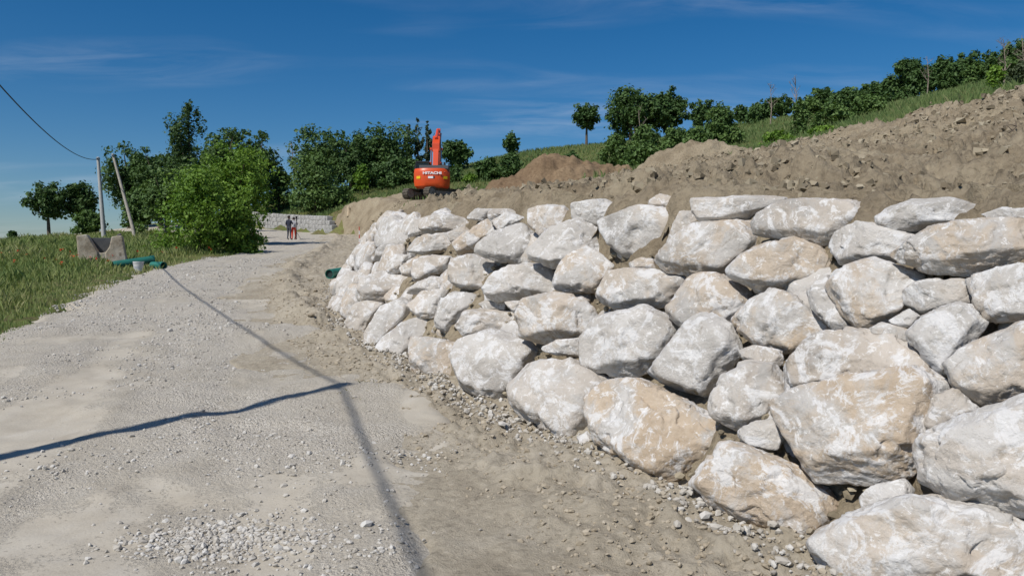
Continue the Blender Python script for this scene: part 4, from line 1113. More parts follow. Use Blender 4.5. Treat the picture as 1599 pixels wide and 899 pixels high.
np_h = 7.97
near_xy = sx[:2] + SH*(np_h - .25)
near_b = np.array((near_xy[0], near_xy[1], float(H(near_xy[:1], near_xy[1:])[0]))); near_t = np.array((near_xy[0], near_xy[1], np_h + .0))
utility_pole(near_b, near_t, .10, .075, M['wood_pole'], 'nearest utility pole standing left of the road, its shadow crossing the gravel')
def wire(a, b, sag, rad, label):
    a, b = np.array(a), np.array(b); mb = MB()
    pts = [tuple(a + (b-a)*t - np.array((0, 0, 4*sag*t*(1-t)))) for t in np.linspace(0, 1, 60)]
    mb.tube([np.array(p) - a for p in pts], rad, 6)
    o = mb.build('overhead_cable', M['cable'], None, smooth=True, loc=tuple(a)); tag(o, label, 'cable'); return o
wire(near_t - (0, 0, .1), fp_t - (0, 0, .12), 1.63, .02, 'black overhead cable sagging from the upright pole out of the frame')
d2 = raydir(725, 899); s2 = d2*(3.95/d2[1]); dirw = (s2[:2] - sx[:2]); dirw /= np.linalg.norm(dirw)
far_xy = near_xy + dirw*26
wire(near_t - (0, 0, .1), (far_xy[0], far_xy[1], 6.6), .35, .022, 'overhead cable running from the nearest pole back over the road')
fb2 = np.array((far_xy[0], far_xy[1], float(H(far_xy[:1], far_xy[1:])[0])))
utility_pole(fb2, (far_xy[0], far_xy[1], 6.75), .13, .10, M['wood_pole'], 'utility pole behind the viewpoint carrying the road cable')
def dangling(a, b, label, sag, rad=.018):
    a, b = np.array(a), np.array(b); mb = MB()
    mb.tube([(b-a)*t - np.array((0, 0, 4*sag*t*(1-t))) for t in np.linspace(0, 1, 14)], rad, 5)
    tag(mb.build('loose_cable', M['cable'], None, True, loc=tuple(a)), label, 'cable')
dangling(fp_t - (0, 0, .15), P(166, 300, 57.5), 'loose black cable hanging down beside the upright pole', .3)
dangling(lp_t + (lp_b-lp_t)*.25, P(180, 292, 57.5), 'loose thin cable hanging from the leaning pole', .4)

# ------------------------------------------------------------------ broken concrete block, pipes, bucket
def mat_concrete_old():
    m, nt, b = new_mat('old_stained_concrete'); N = NT(nt); tc = N.n('ShaderNodeTexCoord').outputs['Object']
    n1 = N.noise(tc, 1.6, 7, .65, .4); n2 = N.noise(tc, 6, 8, .7)
    col = N.ramp(n1, [(.36, (.26, .21, .15)), (.5, (.42, .36, .275)), (.64, (.50, .46, .39))])
    col = N.mix(N.ramp(n2, [(.56, 0.0), (.68, .8)]), col, (.13, .095, .06))
    N.l(col, b.inputs['Base Color']); b.inputs['Roughness'].default_value = .95; N.bump(n2, b, .7, .03); return m
M['oldcon'] = mat_concrete_old(); M['inner'] = plain('recess_shade_concrete', (.075, .08, .085), .85, 0, .2, 4, .3)  # back panel coloured dark to stand for shade inside the recess
cb = on_ground(160, 27.2)
blk = empty('concrete_block', tuple(cb), R(24)); tag(blk, 'broken concrete basin with a U-shaped opening standing in the grass', 'concrete block')
def slab_prism(poly, y0, y1):
    n = len(poly); mb = MB()
    mb.add([(x, y0, z) for x, z in poly] + [(x, y1, z) for x, z in poly], [tuple(range(n)), tuple(range(2*n-1, n-1, -1))] + [(i, i+n, (i+1) % n+n, (i+1) % n) for i in range(n)])
    return mb
slab_prism([(-.66, -.3), (-.74, 1.10), (-.42, 1.14), (-.10, .52), (-.12, -.3)], -.5, .5).build('left_cheek', M['oldcon'], blk, .03)
slab_prism([(.18, -.3), (.12, .50), (.26, .72), (.34, 1.08), (.66, 1.12), (.78, .3), (.82, -.3)], -.46, .5).build('right_cheek', M['oldcon'], blk, .03)
slab_prism([(-.70, .3), (-.70, 1.04), (.62, 1.06), (.7, .3)], .38, .47).build('back_panel', M['inner'], blk, .01)
slab_prism([(-.2, -.3), (-.2, .58), (.0, .50), (.22, .56), (.22, -.3)], -.44, .37).build('floor', M['oldcon'], blk, .02)
mb = MB()
for k in range(9):
    a = random.uniform(-.4, .7); mb.box((a, -.52 - random.uniform(0, .2), random.uniform(.02, .3)), (random.uniform(.12, .3), .25, random.uniform(.1, .22)), Matrix.Rotation(random.uniform(-.6, .6), 3, 'Y') @ Matrix.Rotation(random.uniform(-.5, .5), 3, 'Z'))
mb.build('mud_crust', M['soil'], blk, .04)
mb = MB(); mb.tube([(.5, -.05, 1.10), (.62, -.05, 1.16)], .06, 10); mb.build('pipe_end', M['cable'], blk)

M['green_pipe'] = plain('green_plastic', (.02, .15, .115), .45, 0, .15, 3); M['pipe_in'] = plain('bore_shade_green', (.01, .03, .027), .7)
def pipe(a, b, rad, label, ribs=0, cap=True):
    a, b = np.array(a), np.array(b); L = np.linalg.norm(b-a); n = max(2, int(L/.06))
    root = empty('drain_pipe', tuple(a)); tag(root, label, 'pipe')
    mb = MB(); ts = np.linspace(0, 1, n*2+1)
    mb.tube([tuple((b-a)*t) for t in ts], [rad*(1 + (.05 if k % 2 else 0)) for k in range(len(ts))], 18, False)
    mb.tube([tuple((b-a)*t) for t in (0, 1)], rad*.9, 18, False)
    for s_, e_ in ((0, 1), (1, 0)):
        c = (b-a)*s_; dd = (b-a)/L; x = np.cross(dd, (0, 0, 1)); x /= np.linalg.norm(x); y = np.cross(dd, x); k = 18
        mb.add([tuple(c + (x*math.cos(q) + y*math.sin(q))*rr) for rr in (rad, rad*.9) for q in np.linspace(0, 2*math.pi, k, False)], [(i, (i+1) % k, k+(i+1) % k, k+i) for i in range(k)])
    mb.build('pipe_body', M['green_pipe'], root, smooth=True)
    mb = MB(); mb.tube([tuple((b-a)*.06), tuple((b-a)*.12)], rad*.885, 18); mb.build('bore_shade_plug', M['pipe_in'], root)  # solid plug, its dark colour standing for the shade inside the pipe
    mb = MB(); mb.tube([tuple((b-a)*.9), tuple((b-a)*1.0)], rad*1.14, 18, False); mb.build('socket', M['green_pipe'], root, smooth=True)
    return root
def PG(px, depth, up): g = on_ground(px, depth); g[2] += up; return g
pipe(PG(177, 26.0, .16), PG(241, 26.8, .30), .13, 'long green plastic drain pipe lying behind the white bucket')
pipe(PG(238, 26.6, .12), PG(256, 26.3, .12), .12, 'short piece of green drain pipe right of the bucket at the road edge')
ps = P(540, 424, 21.0); pe = P(514, 428, 20.2)
pipe(pe, ps, .125, 'green pipe stub sticking out of the left end of the rock wall')
M['white_plastic'] = plain('dusty_white_plastic', (.62, .61, .60), .5, 0, .06, 5); M['wire'] = M['steel']
bk = empty('bucket', tuple(on_ground(216.5, 25.3))); tag(bk, 'white plastic paint bucket standing in front of the green pipe', 'bucket')
mb = MB(); mb.tube([(0, 0, 0), (0, 0, .32)], [.135, .165], 22, False); mb.tube([(0, 0, .005), (0, 0, .02)], .134, 22); mb.tube([(0, 0, .03), (0, 0, .32)], [.128, .158], 22, False); mb.build('tub', M['white_plastic'], bk, smooth=True)
mb = MB(); mb.tube([(0, 0, .295), (0, 0, .325)], .172, 22, False); mb.tube([(0, 0, .25), (0, 0, .262)], .166, 22, False); mb.build('rim', M['white_plastic'], bk, smooth=True)
mb = MB(); mb.tube([(.17*math.cos(a), -.02 - .13*math.sin(a)*.55, .28 - .13*math.sin(a)) for a in np.linspace(0, math.pi, 14)], .004, 6); mb.build('handle', M['steel'], bk)
mb = MB(); [mb.add([(.1432*math.sin(a)+0, -.1432*math.cos(a), .08), (.1432*math.sin(a+.2), -.1432*math.cos(a+.2), .08), (.1535*math.sin(a+.2), -.1535*math.cos(a+.2), .17), (.1535*math.sin(a), -.1535*math.cos(a), .17)], [(0, 1, 2, 3)]) for a in np.arange(-.6, .6, .2)]
mb.build('faded_label', plain('faded_print', (.42, .43, .47), .6), bk)

# ------------------------------------------------------------------ far stone wall
sw0 = on_ground(404, 83, H_low); sw1 = on_ground(532, 72, H_low)
fw = empty('stone_wall', tuple(sw0)); tag(fw, 'low grey stone block wall along the far bend of the road', 'stone wall')
M['greystone'] = plain('grey_split_stone', (.36, .355, .34), .95, 0, .3, 3.5, .8)
r = np.random.default_rng(77); ii = [k for k in range(len(TOES)) if 15.7*6 <= k <= 18.4*6]
line = TOES[ii][:, :2]; la = np.concatenate(([0], np.cumsum(np.linalg.norm(np.diff(line, axis=0), axis=1))))
def stone_mesh(seed):
    rr = np.random.default_rng(seed); S = np.array([(x, y, z) for x in (-.5, .5) for y in (-.5, .5) for z in (-.5, .5)]) + rr.normal(0, .055, (8, 3))
    me = bpy.data.meshes.new('stone'); me.from_pydata([tuple(v) for v in S], [], [(0,1,3,2),(4,6,7,5),(0,4,5,1),(2,3,7,6),(0,2,6,4),(1,5,7,3)])
    bm = bmesh.new(); bm.from_mesh(me); bmesh.ops.recalc_face_normals(bm, faces=bm.faces); bmesh.ops.bevel(bm, geom=bm.edges[:], offset=.09, segments=1, affect='EDGES'); bm.to_mesh(me); bm.free()
    me.materials.append(M['greystone']); return me
smeshes = [stone_mesh(k) for k in range(8)]
rows = 4
for row in range(rows):
    s_ = r.uniform(0, .5)
    while s_ < la[-1] - .4:
        wd_ = r.uniform(.35, .85); q = s_ + wd_/2
        x = np.interp(q, la, line[:, 0]); y = np.interp(q, la, line[:, 1]); x2 = np.interp(q+.1, la, line[:, 0]); y2 = np.interp(q+.1, la, line[:, 1])
        full = 1.65*sstep(0.2, 3.0, q)*(1.0 if q < la[-1]*.55 else 1 - .62*sstep(la[-1]*.72, la[-1]*.8, q)); rh = .41
        if (row+1)*rh <= full + .25:
            o = bpy.data.objects.new('stone', smeshes[r.integers(0, 8)]); COL.objects.link(o); o.parent = fw
            zb = float(H_low(np.array([x]), np.array([y]))[0])
            o.location = (x - sw0[0] - .0, y - sw0[1] + row*.05, zb - sw0[2] + (row+.5)*rh - .05)
            o.scale = (wd_*1.02, .55, rh*1.04); o.rotation_euler = (0, 0, math.atan2(y2-y, x2-x))
        s_ += wd_

# ------------------------------------------------------------------ excavator
M['orange'] = plain('orange_machine_paint', (.62, .075, .012), .38, 0, .05, 2)
M['orange2'] = plain('red_orange_boom_paint', (.60, .065, .016), .35, 0, .05, 2)
M['blackpaint'] = plain('black_machine_paint', (.018, .018, .02), .5); M['dgrey'] = plain('dark_grey_hood', (.05, .052, .058), .55)
M['track'] = plain('muddy_track_steel', (.10, .085, .065), .85, .1, .35, 6, .4); M['trackside'] = plain('dusty_roller_steel', (.26, .25, .23), .8, .1, .3, 5, .3)
M['chrome'] = plain('chromed_rod', (.75, .75, .76), .15, 1.0, .02); M['yellow'] = plain('yellow_reflector', (.75, .50, .01), .35, 0, .04)
M['white_paint'] = plain('white_lettering', (.8, .8, .8), .5, 0, .03)
def mat_glass():
    m, nt, b = new_mat('dark_cab_glass'); b.inputs['Base Color'].default_value = (.015, .02, .022, 1); b.inputs['Roughness'].default_value = .06
    b.inputs['Alpha'].default_value = .75; return m
M['glass'] = mat_glass()
exb = on_ground(677, 61.0, H_soil); exb[2] = float(np.mean([H_soil(np.array([exb[0]+a]), np.array([exb[1]+b]))[0] for a in (-1.2, 0, 1.2) for b in (-1.5, 0, 1.5)])) + 0.10
ex = empty('excavator', tuple(exb), R(2)); tag(ex, 'orange crawler excavator seen from behind with its boom raised', 'excavator')
URZ = Matrix.Rotation(R(-38), 4, 'Z')
def spin(o): o.data.transform(URZ); o.data.update(); return o
for s_ in (-1, 1):
    xc = s_*1.12; mb = MB(); prof = []
    for a in np.linspace(math.pi/2, 3*math.pi/2, 9): prof.append((-1.65 + .40*math.cos(a), .42 + .40*math.sin(a)))
    for a in np.linspace(-math.pi/2, math.pi/2, 9): prof.append((1.65 + .40*math.cos(a), .42 + .40*math.sin(a)))
    mb.prism(prof, xc - .26, xc + .26)
    tr = spin(mb.build('track', M['track'], ex, .01))
    n = 46; per = []
    L_ = 3.3; tot = 2*L_ + 2*math.pi*.40
    shoe = MB()
    for k in range(n):
        q = k*tot/n
        if q < L_: y, z, an = -1.65+q, .02, 0
        elif q < L_ + math.pi*.4: a = (q-L_)/.4; y, z, an = 1.65 + .4*math.sin(a), .42 - .4*math.cos(a), a
        elif q < 2*L_ + math.pi*.4: y, z, an = 1.65 - (q-L_-math.pi*.4), .82, math.pi
        else: a = (q-2*L_-math.pi*.4)/.4; y, z, an = -1.65 - .4*math.sin(a), .42 + .4*math.cos(a), math.pi + a
        shoe.box((xc, y, z), (.58, .15, .05), Matrix.Rotation(an, 3, 'X'))
    spin(shoe.build('track_shoes', M['track'], tr))
    mb = MB()
    for y, rr in ((-1.65, .33), (1.65, .33), (-.9, .13), (-.45, .13), (0, .13), (.45, .13), (.9, .13)):
        z = .42 if rr > .2 else .2; mb.tube([(xc - .285, y, z), (xc + .285, y, z)], rr, 16)
    spin(mb.build('rollers', M['trackside'], tr)); mb = MB(); mb.box((xc, 0, .46), (.57, 2.5, .26)); spin(mb.build('side_frame', M['trackside'], tr, .03))
mb = MB(); mb.box((0, 0, .62), (1.9, 1.3, .36)); mb.tube([(0, 0, .75), (0, 0, .98)], .62, 24); spin(mb.build('undercarriage', M['blackpaint'], ex, .03))
mb = MB(); mb.box((0, .25, 1.04), (2.5, 3.3, .16)); mb.build('platform', M['blackpaint'], ex, .03)
# counterweight: rounded in plan, sloping under
def counterweight():
    mb = MB(); prof = []
    for a in np.linspace(0, 1, 13):
        x = -1.37 + 2.74*a; e = abs(x)/1.37; prof.append((x, -2.05 + .55*e**3.2))
    lay = [(.80, .86, .16), (.92, .965, .04), (1.2, 1.0, 0), (1.95, 1.0, 0), (2.18, .985, .03), (2.27, .95, .09)]
    V = []; n = len(prof)
    for z, sx_, inn in lay:
        V += [(x*sx_, y + inn, z) for x, y in prof] + [(1.37*sx_, -.75, z), (-1.37*sx_, -.75, z)]
    m = n + 2; Fs = []
    for j in range(len(lay)-1):
        for i in range(m): Fs.append((j*m+i, j*m+(i+1) % m, (j+1)*m+(i+1) % m, (j+1)*m+i))
    Fs += [tuple(range(m-1, -1, -1)), tuple(range((len(lay)-1)*m, len(lay)*m))]
    mb.add(V, Fs); return mb.build('counterweight', M['orange'], ex, 0, True)
cw = counterweight()
def rear_y(x): return -2.05 + .55*(abs(x)/1.37)**3.2
cu = bpy.data.curves.new('lettering', 'FONT'); cu.body = 'HITACHI'; cu.size = .36; cu.extrude = .006; cu.offset = .016; cu.align_x = 'CENTER'; cu.align_y = 'CENTER'
cu.materials.append(M['white_paint'])
tx = bpy.data.objects.new('lettering', cu); COL.objects.link(tx); tx.parent = cw; tx.location = (.06, -2.085, 1.88); tx.rotation_euler = (R(90), 0, 0); tx.scale = (1.02, .72, 1)
bpy.context.view_layer.update(); tx.scale.x = 1.42/max(.1, tx.dimensions.x/tx.scale.x) if tx.dimensions.x > 0 else 1.0
bpy.context.view_layer.update()
lm = bpy.data.meshes.new_from_object(tx.evaluated_get(bpy.context.evaluated_depsgraph_get())); lm.materials.clear(); lm.materials.append(M['white_paint'])
tl, trr, tsc = tuple(tx.location), tuple(tx.rotation_euler), tuple(tx.scale); bpy.data.objects.remove(tx); bpy.data.curves.remove(cu)
tx = bpy.data.objects.new('lettering', lm); COL.objects.link(tx); tx.parent = cw; tx.location = tl; tx.rotation_euler = trr; tx.scale = tsc
mb = MB(); mb.box((-.06, -2.066, 1.56), (.38, .02, .16)); mb.build('model_plate', M['white_paint'], cw)
mb = MB(); mb.box((.19, -2.066, 1.58), (.11, .02, .16)); mb.build('dark_mark', M['dgrey'], cw)
for x in (-1.0, 1.05):
    mb = MB(); mb.box((x, rear_y(x) - .01, 1.56), (.36, .02, .20), Matrix.Rotation(math.atan(.55*3.2/1.37*(abs(x)/1.37)**2.2)*(1 if x > 0 else -1), 3, 'Z')); mb.build('reflector', M['yellow'], cw)
mb = MB()
for a, b in (((-.75, 1.36), (-.2, 1.30)), ((-.2, 1.30), (.55, 1.38)), ((.55, 1.38), (1.0, 2.02))):
    p0 = np.array((a[0], rear_y(a[0]) - .004, a[1])); p1 = np.array((b[0], rear_y(b[0]) - .004, b[1])); mb.tube([p0, p1], .012, 5)
mb.build('moulded_crease', M['orange2'], cw)
mb = MB(); mb.prism([(-1.75, 2.24), (-1.70, 2.52), (-.2, 2.60), (.3, 2.2), (.3, 1.1), (-.8, 1.1)], -.95, 1.30); mb.build('engine_hood', M['dgrey'], ex, .04)
mb = MB(); mb.box((.75, .9, 1.6), (1.0, 1.6, .95)); mb.build('tank_housing', M['orange'], ex, .05)
mb = MB(); mb.tube([(.95, -.9, 2.5), (.95, -.9, 2.85)], .07, 12); mb.build('exhaust_stack', M['blackpaint'], ex)
mb = MB()
for a, b in (((.6, .2, 2.1), (.6, .2, 2.9)), ((1.2, .2, 2.1), (1.2, .2, 2.9)), ((.6, .2, 2.9), (1.2, .2, 2.9)), ((1.2, .2, 2.9), (1.2, 1.5, 2.9)), ((1.2, 1.5, 2.9), (1.2, 1.5, 2.1))): mb.tube([a, b], .022, 6)
mb.build('handrail', M['blackpaint'], ex)
# cab on the left
mb = MB()
cabp = [(-.1, 1.12), (-.1, 2.95), (.2, 3.02), (1.15, 3.0), (1.62, 2.2), (1.7, 1.12)]
for i in range(len(cabp)):
    (y0, z0), (y1, z1) = cabp[i], cabp[(i+1) % len(cabp)]
    for x in (-1.33, -.36): mb.tube([(x, y0, z0), (x, y1, z1)], .05, 6)
for y, z in cabp: mb.tube([(-1.33, y, z), (-.36, y, z)], .05, 6)
cab = mb.build('cab_frame', M['blackpaint'], ex)
mb = MB(); mb.prism([(-.08, 2.93), (.2, 3.05), (1.15, 3.03), (1.2, 2.95)], -1.36, -.33); mb.build('cab_roof', M['blackpaint'], cab, .02)
mb = MB(); mb.box((-.845, .75, 1.45), (.98, 1.7, .6)); mb.build('cab_lower_panel', M['dgrey'], cab, .03)
for nm, args in (('rear_window', ((-.845, -.1, 2.35), (.9, .02, 1.05))), ('side_window', ((-1.33, .7, 2.35), (.02, 1.4, 1.05))), ('side_window', ((-.36, .7, 2.35), (.02, 1.4, 1.05)))):
    mb = MB(); mb.box(*args); mb.build(nm, M['glass'], cab)
mb = MB(); mb.box((-.845, .55, 1.95), (.5, .14, .75)); mb.box((-.845, .8, 1.75), (.5, .5, .14)); mb.build('operator_seat', M['blackpaint'], cab, .04)
mb = MB(); mb.box((-1.5, 1.3, 2.7), (.2, .04, .34)); mb.tube([(-1.35, 1.2, 2.7), (-1.45, 1.3, 2.7)], .02, 6); mb.build('mirror', M['blackpaint'], ex)
# boom, arm, bucket
bx0 = .17
boom_o = [(.15, 1.75), (.0, 2.15), (.35, 3.1), (1.05, 4.35), (1.75, 5.05), (3.1, 5.62), (4.55, 5.85), (4.65, 5.55), (3.2, 5.2), (2.1, 4.55), (1.55, 3.75), (.95, 2.5), (.55, 1.8)]
mb = MB(); mb.prism(boom_o, bx0 - .22, bx0 + .22); boom = mb.build('boom', M['orange2'], ex, .03)
mb = MB(); mb.prism([(.9, 3.95), (1.0, 4.6), (1.75, 5.3), (2.1, 5.25), (1.6, 4.5), (1.3, 3.9)], bx0 - .29, bx0 + .29); mb.build('boom_knee_plate', M['orange2'], boom, .03)
for s_ in (-1, 1):
    x = bx0 + s_*.40; root_ = MB(); root_.tube([(x, .75, 1.6), (x, .62, 3.05)], .095, 12); cyl = root_.build('lift_cylinder', M['orange2'], boom, smooth=True)
    mb = MB(); mb.tube([(x, .62, 3.0), (x, 1.25, 4.1)], .055, 10); mb.build('cylinder_rod', M['chrome'], cyl, smooth=True)
    mb = MB(); mb.tube([(x - .1, 1.28, 4.15), (x + .1, 1.28, 4.15)], .13, 12); mb.build('cylinder_pin', M['orange2'], cyl)
mb = MB(); mb.tube([(bx0, 1.35, 5.0), (bx0, 3.4, 6.05)], .13, 12); ac = mb.build('arm_cylinder', M['orange2'], boom, smooth=True)
mb = MB(); mb.tube([(bx0, 3.4, 6.05), (bx0, 4.75, 6.30)], .06, 10); mb.build('cylinder_rod', M['chrome'], ac, smooth=True)
mb = MB()
for s_ in (-.33, .33, .40): mb.tube([(bx0 + s_, .3, 2.3), (bx0 + s_, .9, 4.0), (bx0 + s_*.9, 1.6, 5.15), (bx0 + s_*.8, 3.2, 5.75)], .022, 6)
mb.build('hydraulic_hoses', M['blackpaint'], boom)
mb = MB(); mb.prism([(4.25, 5.6), (4.45, 6.35), (4.75, 6.4), (5.05, 5.7), (5.35, 3.4), (5.05, 3.35), (4.55, 5.2)], bx0 - .15, bx0 + .15); arm = mb.build('arm', M['orange2'], ex, .03)
mb = MB(); mb.tube([(bx0, 5.1, 5.7), (bx0, 5.6, 4.4)], .09, 10); mb.build('bucket_cylinder', M['orange2'], arm, smooth=True)
mb = MB(); mb.prism([(5.1, 3.4), (5.5, 3.45), (5.75, 2.9), (5.4, 2.3), (4.7, 2.3), (4.85, 2.65)], bx0 - .55, bx0 + .55); mb.build('bucket', M['blackpaint'], ex, .03)

# ------------------------------------------------------------------ people and survey gear
SKIN = plain('skin', (.42, .24, .16), .55); HAIR = plain('dark_hair', (.02, .015, .012), .6)
def person(base, rz, cols, label, pose, ht=1.76):
    """cols: shirt, trousers, shoes materials. one skinned surface over a posed skeleton"""
    J = {'pelvis': (0, 0, .95, .135), 'belly': (0, 0, 1.10, .125), 'chest': (0, .01, 1.30, .15), 'neckb': (0, 0, 1.46, .075), 'neck': (0, .01, 1.52, .055), 'head': (0, .025, 1.62, .095), 'crown': (0, .01, 1.72, .075)}
    for s_, q in ((-1, 'l'), (1, 'r')):
        J['hip'+q] = (s_*.10, 0, .90, .10); J['knee'+q] = (s_*.12, .02 + pose.get('knee'+q, 0), .49, .062); J['ank'+q] = (s_*.13, -.01 + pose.get('knee'+q, 0)*.4, .10, .045); J['toe'+q] = (s_*.15, .15 + pose.get('knee'+q, 0)*.4, .04, .038)
        J['sh'+q] = (s_*.19, 0, 1.41, .07); J['el'+q] = pose['el'+q] + (.048,); J['wr'+q] = pose['wr'+q] + (.032,)
        w = np.array(pose['wr'+q]); e = np.array(pose['el'+q]); dr = (w-e)/np.linalg.norm(w-e); sd_ = np.cross(dr, (0, 0, 1)); sd_ /= np.linalg.norm(sd_)
        J['palm'+q] = tuple(w + dr*.07) + (.034,)
        for k, (o_, L_) in enumerate(((-.03, .07), (-.01, .085), (.01, .08), (.03, .06))):
            a = w + dr*.10 + sd_*o_; J[f'f{k}a{q}'] = tuple(a + dr*L_*.5) + (.009,); J[f'f{k}b{q}'] = tuple(a + dr*L_*.8 - np.array((0, 0, L_*.4))) + (.008,)
        t0 = w + dr*.05 - sd_*.045; J['th1'+q] = tuple(t0) + (.011,); J['th2'+q] = tuple(t0 + dr*.045 - sd_*.02) + (.009,)
    E = [('pelvis', 'belly', 1), ('belly', 'chest', 1), ('chest', 'neckb', 1), ('neckb', 'neck', 0), ('neck', 'head', 0), ('head', 'crown', 0)]
    for q in 'lr':
        E += [('pelvis', 'hip'+q, 2), ('hip'+q, 'knee'+q, 2), ('knee'+q, 'ank'+q, 2), ('ank'+q, 'toe'+q, 3), ('chest', 'sh'+q, 1), ('sh'+q, 'el'+q, 1), ('el'+q, 'wr'+q, 0), ('wr'+q, 'palm'+q, 0), ('wr'+q, 'th1'+q, 0), ('th1'+q, 'th2'+q, 0)]
        for k in range(4): E += [('palm'+q, f'f{k}a{q}', 0), (f'f{k}a{q}', f'f{k}b{q}', 0)]
    keys = list(J); ix = {k: i for i, k in enumerate(keys)}; sc = ht/1.79
    me = bpy.data.meshes.new('person'); me.from_pydata([tuple(c*sc for c in J[k][:3]) for k in keys], [(ix[a], ix[b]) for a, b, _ in E], [])
    o = bpy.data.objects.new('person_tmp', me); COL.objects.link(o)
    md = o.modifiers.new('skin', 'SKIN'); md.branch_smoothing = .4
    for i, k in enumerate(keys):
        sv = me.skin_vertices[0].data[i]; sv.radius = (J[k][3]*sc*(1.25 if k in ('chest', 'belly', 'pelvis') else 1), J[k][3]*sc*(.85 if k in ('chest', 'belly', 'pelvis') else 1)); sv.use_root = (k == 'pelvis')
    sb = o.modifiers.new('sub', 'SUBSURF'); sb.levels = 2; sb.render_levels = 2
    dg = bpy.context.evaluated_depsgraph_get(); body = bpy.data.meshes.new_from_object(o.evaluated_get(dg)); bpy.data.objects.remove(o)
    body.materials.clear()
    for m in (SKIN,) + cols: body.materials.append(m)
    A = np.array([J[a][:3] for a, b, _ in E])*sc; B = np.array([J[b][:3] for a, b, _ in E])*sc; K = np.array([e[2] for e in E])
    rad = np.array([max(J[a][3], J[b][3]) for a, b, _ in E])*sc
    for p in body.polygons:
        c = np.array(p.center); t = np.clip(((c - A)*(B-A)).sum(1)/((B-A)**2).sum(1), 0, 1)
        dd = np.linalg.norm(c - A - t[:, None]*(B-A), axis=1) - rad; p.material_index = int(K[dd.argmin()]); p.use_smooth = True
    root = empty('person', tuple(base), rz); tag(root, label, 'person', 'people on the far road')
    link_ = bpy.data.objects.new('body', body); COL.objects.link(link_); link_.parent = root
    S, F = ico(3); V = S*np.array((.098, .112, .10))*sc + np.array((0, -.005, 1.685))*sc; keepf = F[(S[F].mean(1)[:, 2]*.8 - S[F].mean(1)[:, 1]*.9 > -.25)]
    link('hair', mesh_np('hair', V, keepf), HAIR, root)
    mb = MB(); mb.tube([(0, .115*sc, 1.63*sc), (0, .145*sc, 1.60*sc)], [.010, .016], 6); mb.build('nose', SKIN, root)
    for s_ in (-1, 1):
        mb = MB(); mb.tube([(s_*.092*sc, .01, 1.585*sc), (s_*.105*sc, .0, 1.645*sc)], [.012, .018], 6); mb.build('ear', SKIN, root)
        mb = MB(); mb.tube([(s_*.035*sc, .108*sc, 1.64*sc), (s_*.035*sc, .118*sc, 1.64*sc)], .011, 6); mb.build('eye', HAIR, root)
    mb = MB(); mb.tube([(-.025*sc, .112*sc, 1.56*sc), (.025*sc, .112*sc, 1.56*sc)], .006, 5); mb.build('mouth', plain('lips', (.3, .1, .08), .5), root)
    return root
navy = plain('navy_shirt', (.012, .016, .035), .8); jeans = plain('dark_grey_work_trousers', (.05, .055, .075), .85); boots = plain('dark_boots', (.02, .018, .016), .7)
grey_shirt = plain('pale_grey_shirt', (.45, .45, .48), .8); hivis = plain('orange_red_work_trousers', (.75, .055, .02), .7)
p1 = on_ground(452, 55.5, H_road); p1[2] += .03; p2 = on_ground(459.5, 56.0, H_road); p2[2] += .03
person(p1, R(-20), (navy, jeans, boots), 'person in navy shirt and dark trousers standing on the far road', {'ell': (-.27, .02, 1.14), 'wrl': (-.24, .16, .95), 'elr': (.26, .06, 1.16), 'wrr': (.14, .27, 1.22), 'kneel': .03})
person(p2, R(15), (grey_shirt, hivis, boots), 'person in pale shirt and orange-red trousers beside the survey staff', {'ell': (-.25, .08, 1.16), 'wrl': (-.12, .28, 1.14), 'elr': (.28, .08, 1.18), 'wrr': (.28, .28, 1.30), 'kneer': .04}, 1.68)
st = on_ground(463.8, 55.9, H_road); st[2] += .03
sv = empty('survey_staff', tuple(st)); tag(sv, 'dark survey pole on a small foot held upright by the people', 'survey staff')
mb = MB(); mb.tube([(0, 0, .02), (0, 0, 1.62)], .022, 8); mb.build('pole', M['blackpaint'], sv)
mb = MB(); mb.tube([(0, 0, 1.5), (0, 0, 1.72)], [.06, .075], 12); mb.tube([(0, 0, 1.38), (0, 0, 1.46)], .045, 10); mb.build('receiver', M['blackpaint'], sv)
for a in (0.3, 2.4, 4.5):
    mb = MB(); mb.tube([(0, 0, .55), (.34*math.cos(a), .34*math.sin(a), .01)], .012, 6); mb.build('leg', M['blackpaint'], sv)
red = plain('red_paint', (.55, .05, .03), .5)
rb = on_ground(561.5, 44, H_verge); ht = P(561.5, 354, 44)[2] - rb[2]
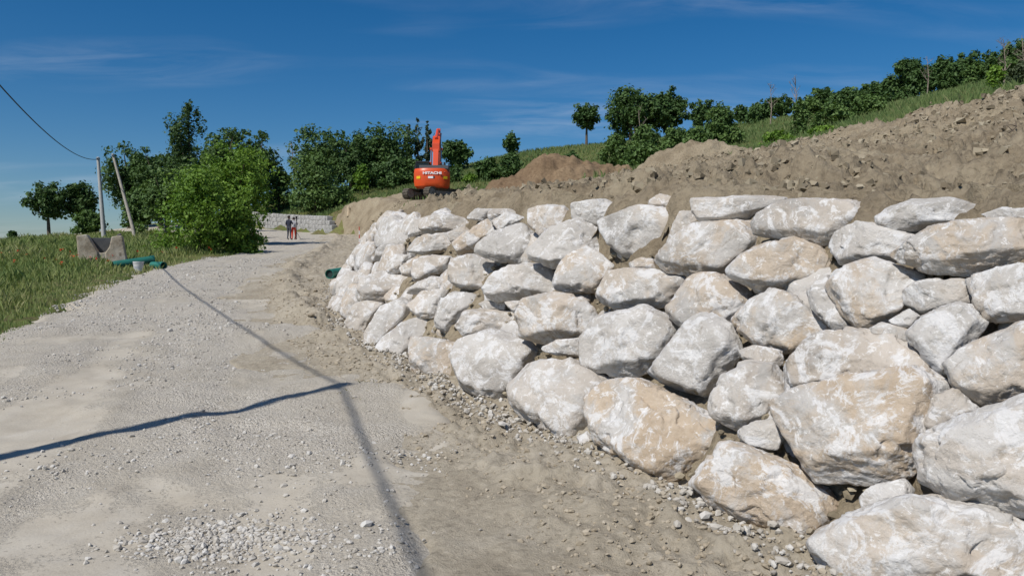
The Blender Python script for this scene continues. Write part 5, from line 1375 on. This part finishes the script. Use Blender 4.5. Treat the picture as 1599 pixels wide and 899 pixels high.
rr_ = empty('ranging_rod', tuple(rb)); tag(rr_, 'thin red and white survey rod at the left end of the rock wall', 'survey rod')
for k in range(5):
    mb = MB(); mb.tube([(0, 0, ht*k/5 - (.1 if k == 0 else 0)), (0, 0, ht*(k+1)/5 - .001)], .024, 8); mb.build('red_band' if k % 2 == 0 else 'white_band', red if k % 2 == 0 else M['white_paint'], rr_)
sb_ = on_ground(545, 69.0); stp = empty('broken_stump', tuple(sb_)); tag(stp, 'pale splintered tree stump at the right end of the far stone wall', 'stump')
mb = MB(); mb.tube([(0, 0, -.1), (.03, 0, .35), (-.02, 0, .7)], [.2, .15, .12], 8); mb.build('stub', plain('fresh_split_wood', (.5, .40, .27), .8, 0, .2, 8), stp)
mb = MB(); mb.tube([(-.05, 0, .6), (-.12, 0, .95)], [.06, .01], 5); mb.tube([(.05, 0, .6), (.09, .02, 1.05)], [.05, .01], 5); mb.build('splinters', plain('split_wood_fibres', (.55, .45, .31), .8), stp)

# roots and twigs left lying in the soil
r = np.random.default_rng(12)
twig_spots = [(1235, 9.5, 'thin dark root leaning out of the soil just above the wall top'), (1395, 15, 'torn dark root clump in the middle of the soil bank'),
              (1545, 13, 'dark root tangle in the soil bank near the right frame edge'), (1180, 16, 'twisted root lying on the soil bank left of the thin leaning one')]
for k, (px, dp, lab) in enumerate(twig_spots):
    g = on_ground(px, dp, H_soil); mb = MB(); s_ = dp/20
    main = [np.zeros(3)]
    a = r.uniform(0, 6.28)
    for j in range(5): a += r.normal(0, .4); main.append(main[-1] + s_*np.array((math.cos(a)*.16, math.sin(a)*.12, r.normal(.05, .06))))
    mb.tube(main, [.012*s_*2, .011*s_*2, .01*s_*2, .008*s_*2, .006*s_*2, .003*s_*2], 5)
    for j in range(4):
        p0 = main[r.integers(1, 5)]; mb.tube([p0, p0 + s_*r.normal(0, .14, 3) + (0, 0, .08*s_)], [.008*s_*2, .002], 4)
    g[2] += .02
    o = mb.build('root', M['bark'], None, loc=tuple(g)); tag(o, lab, 'root', 'torn roots in the soil bank')
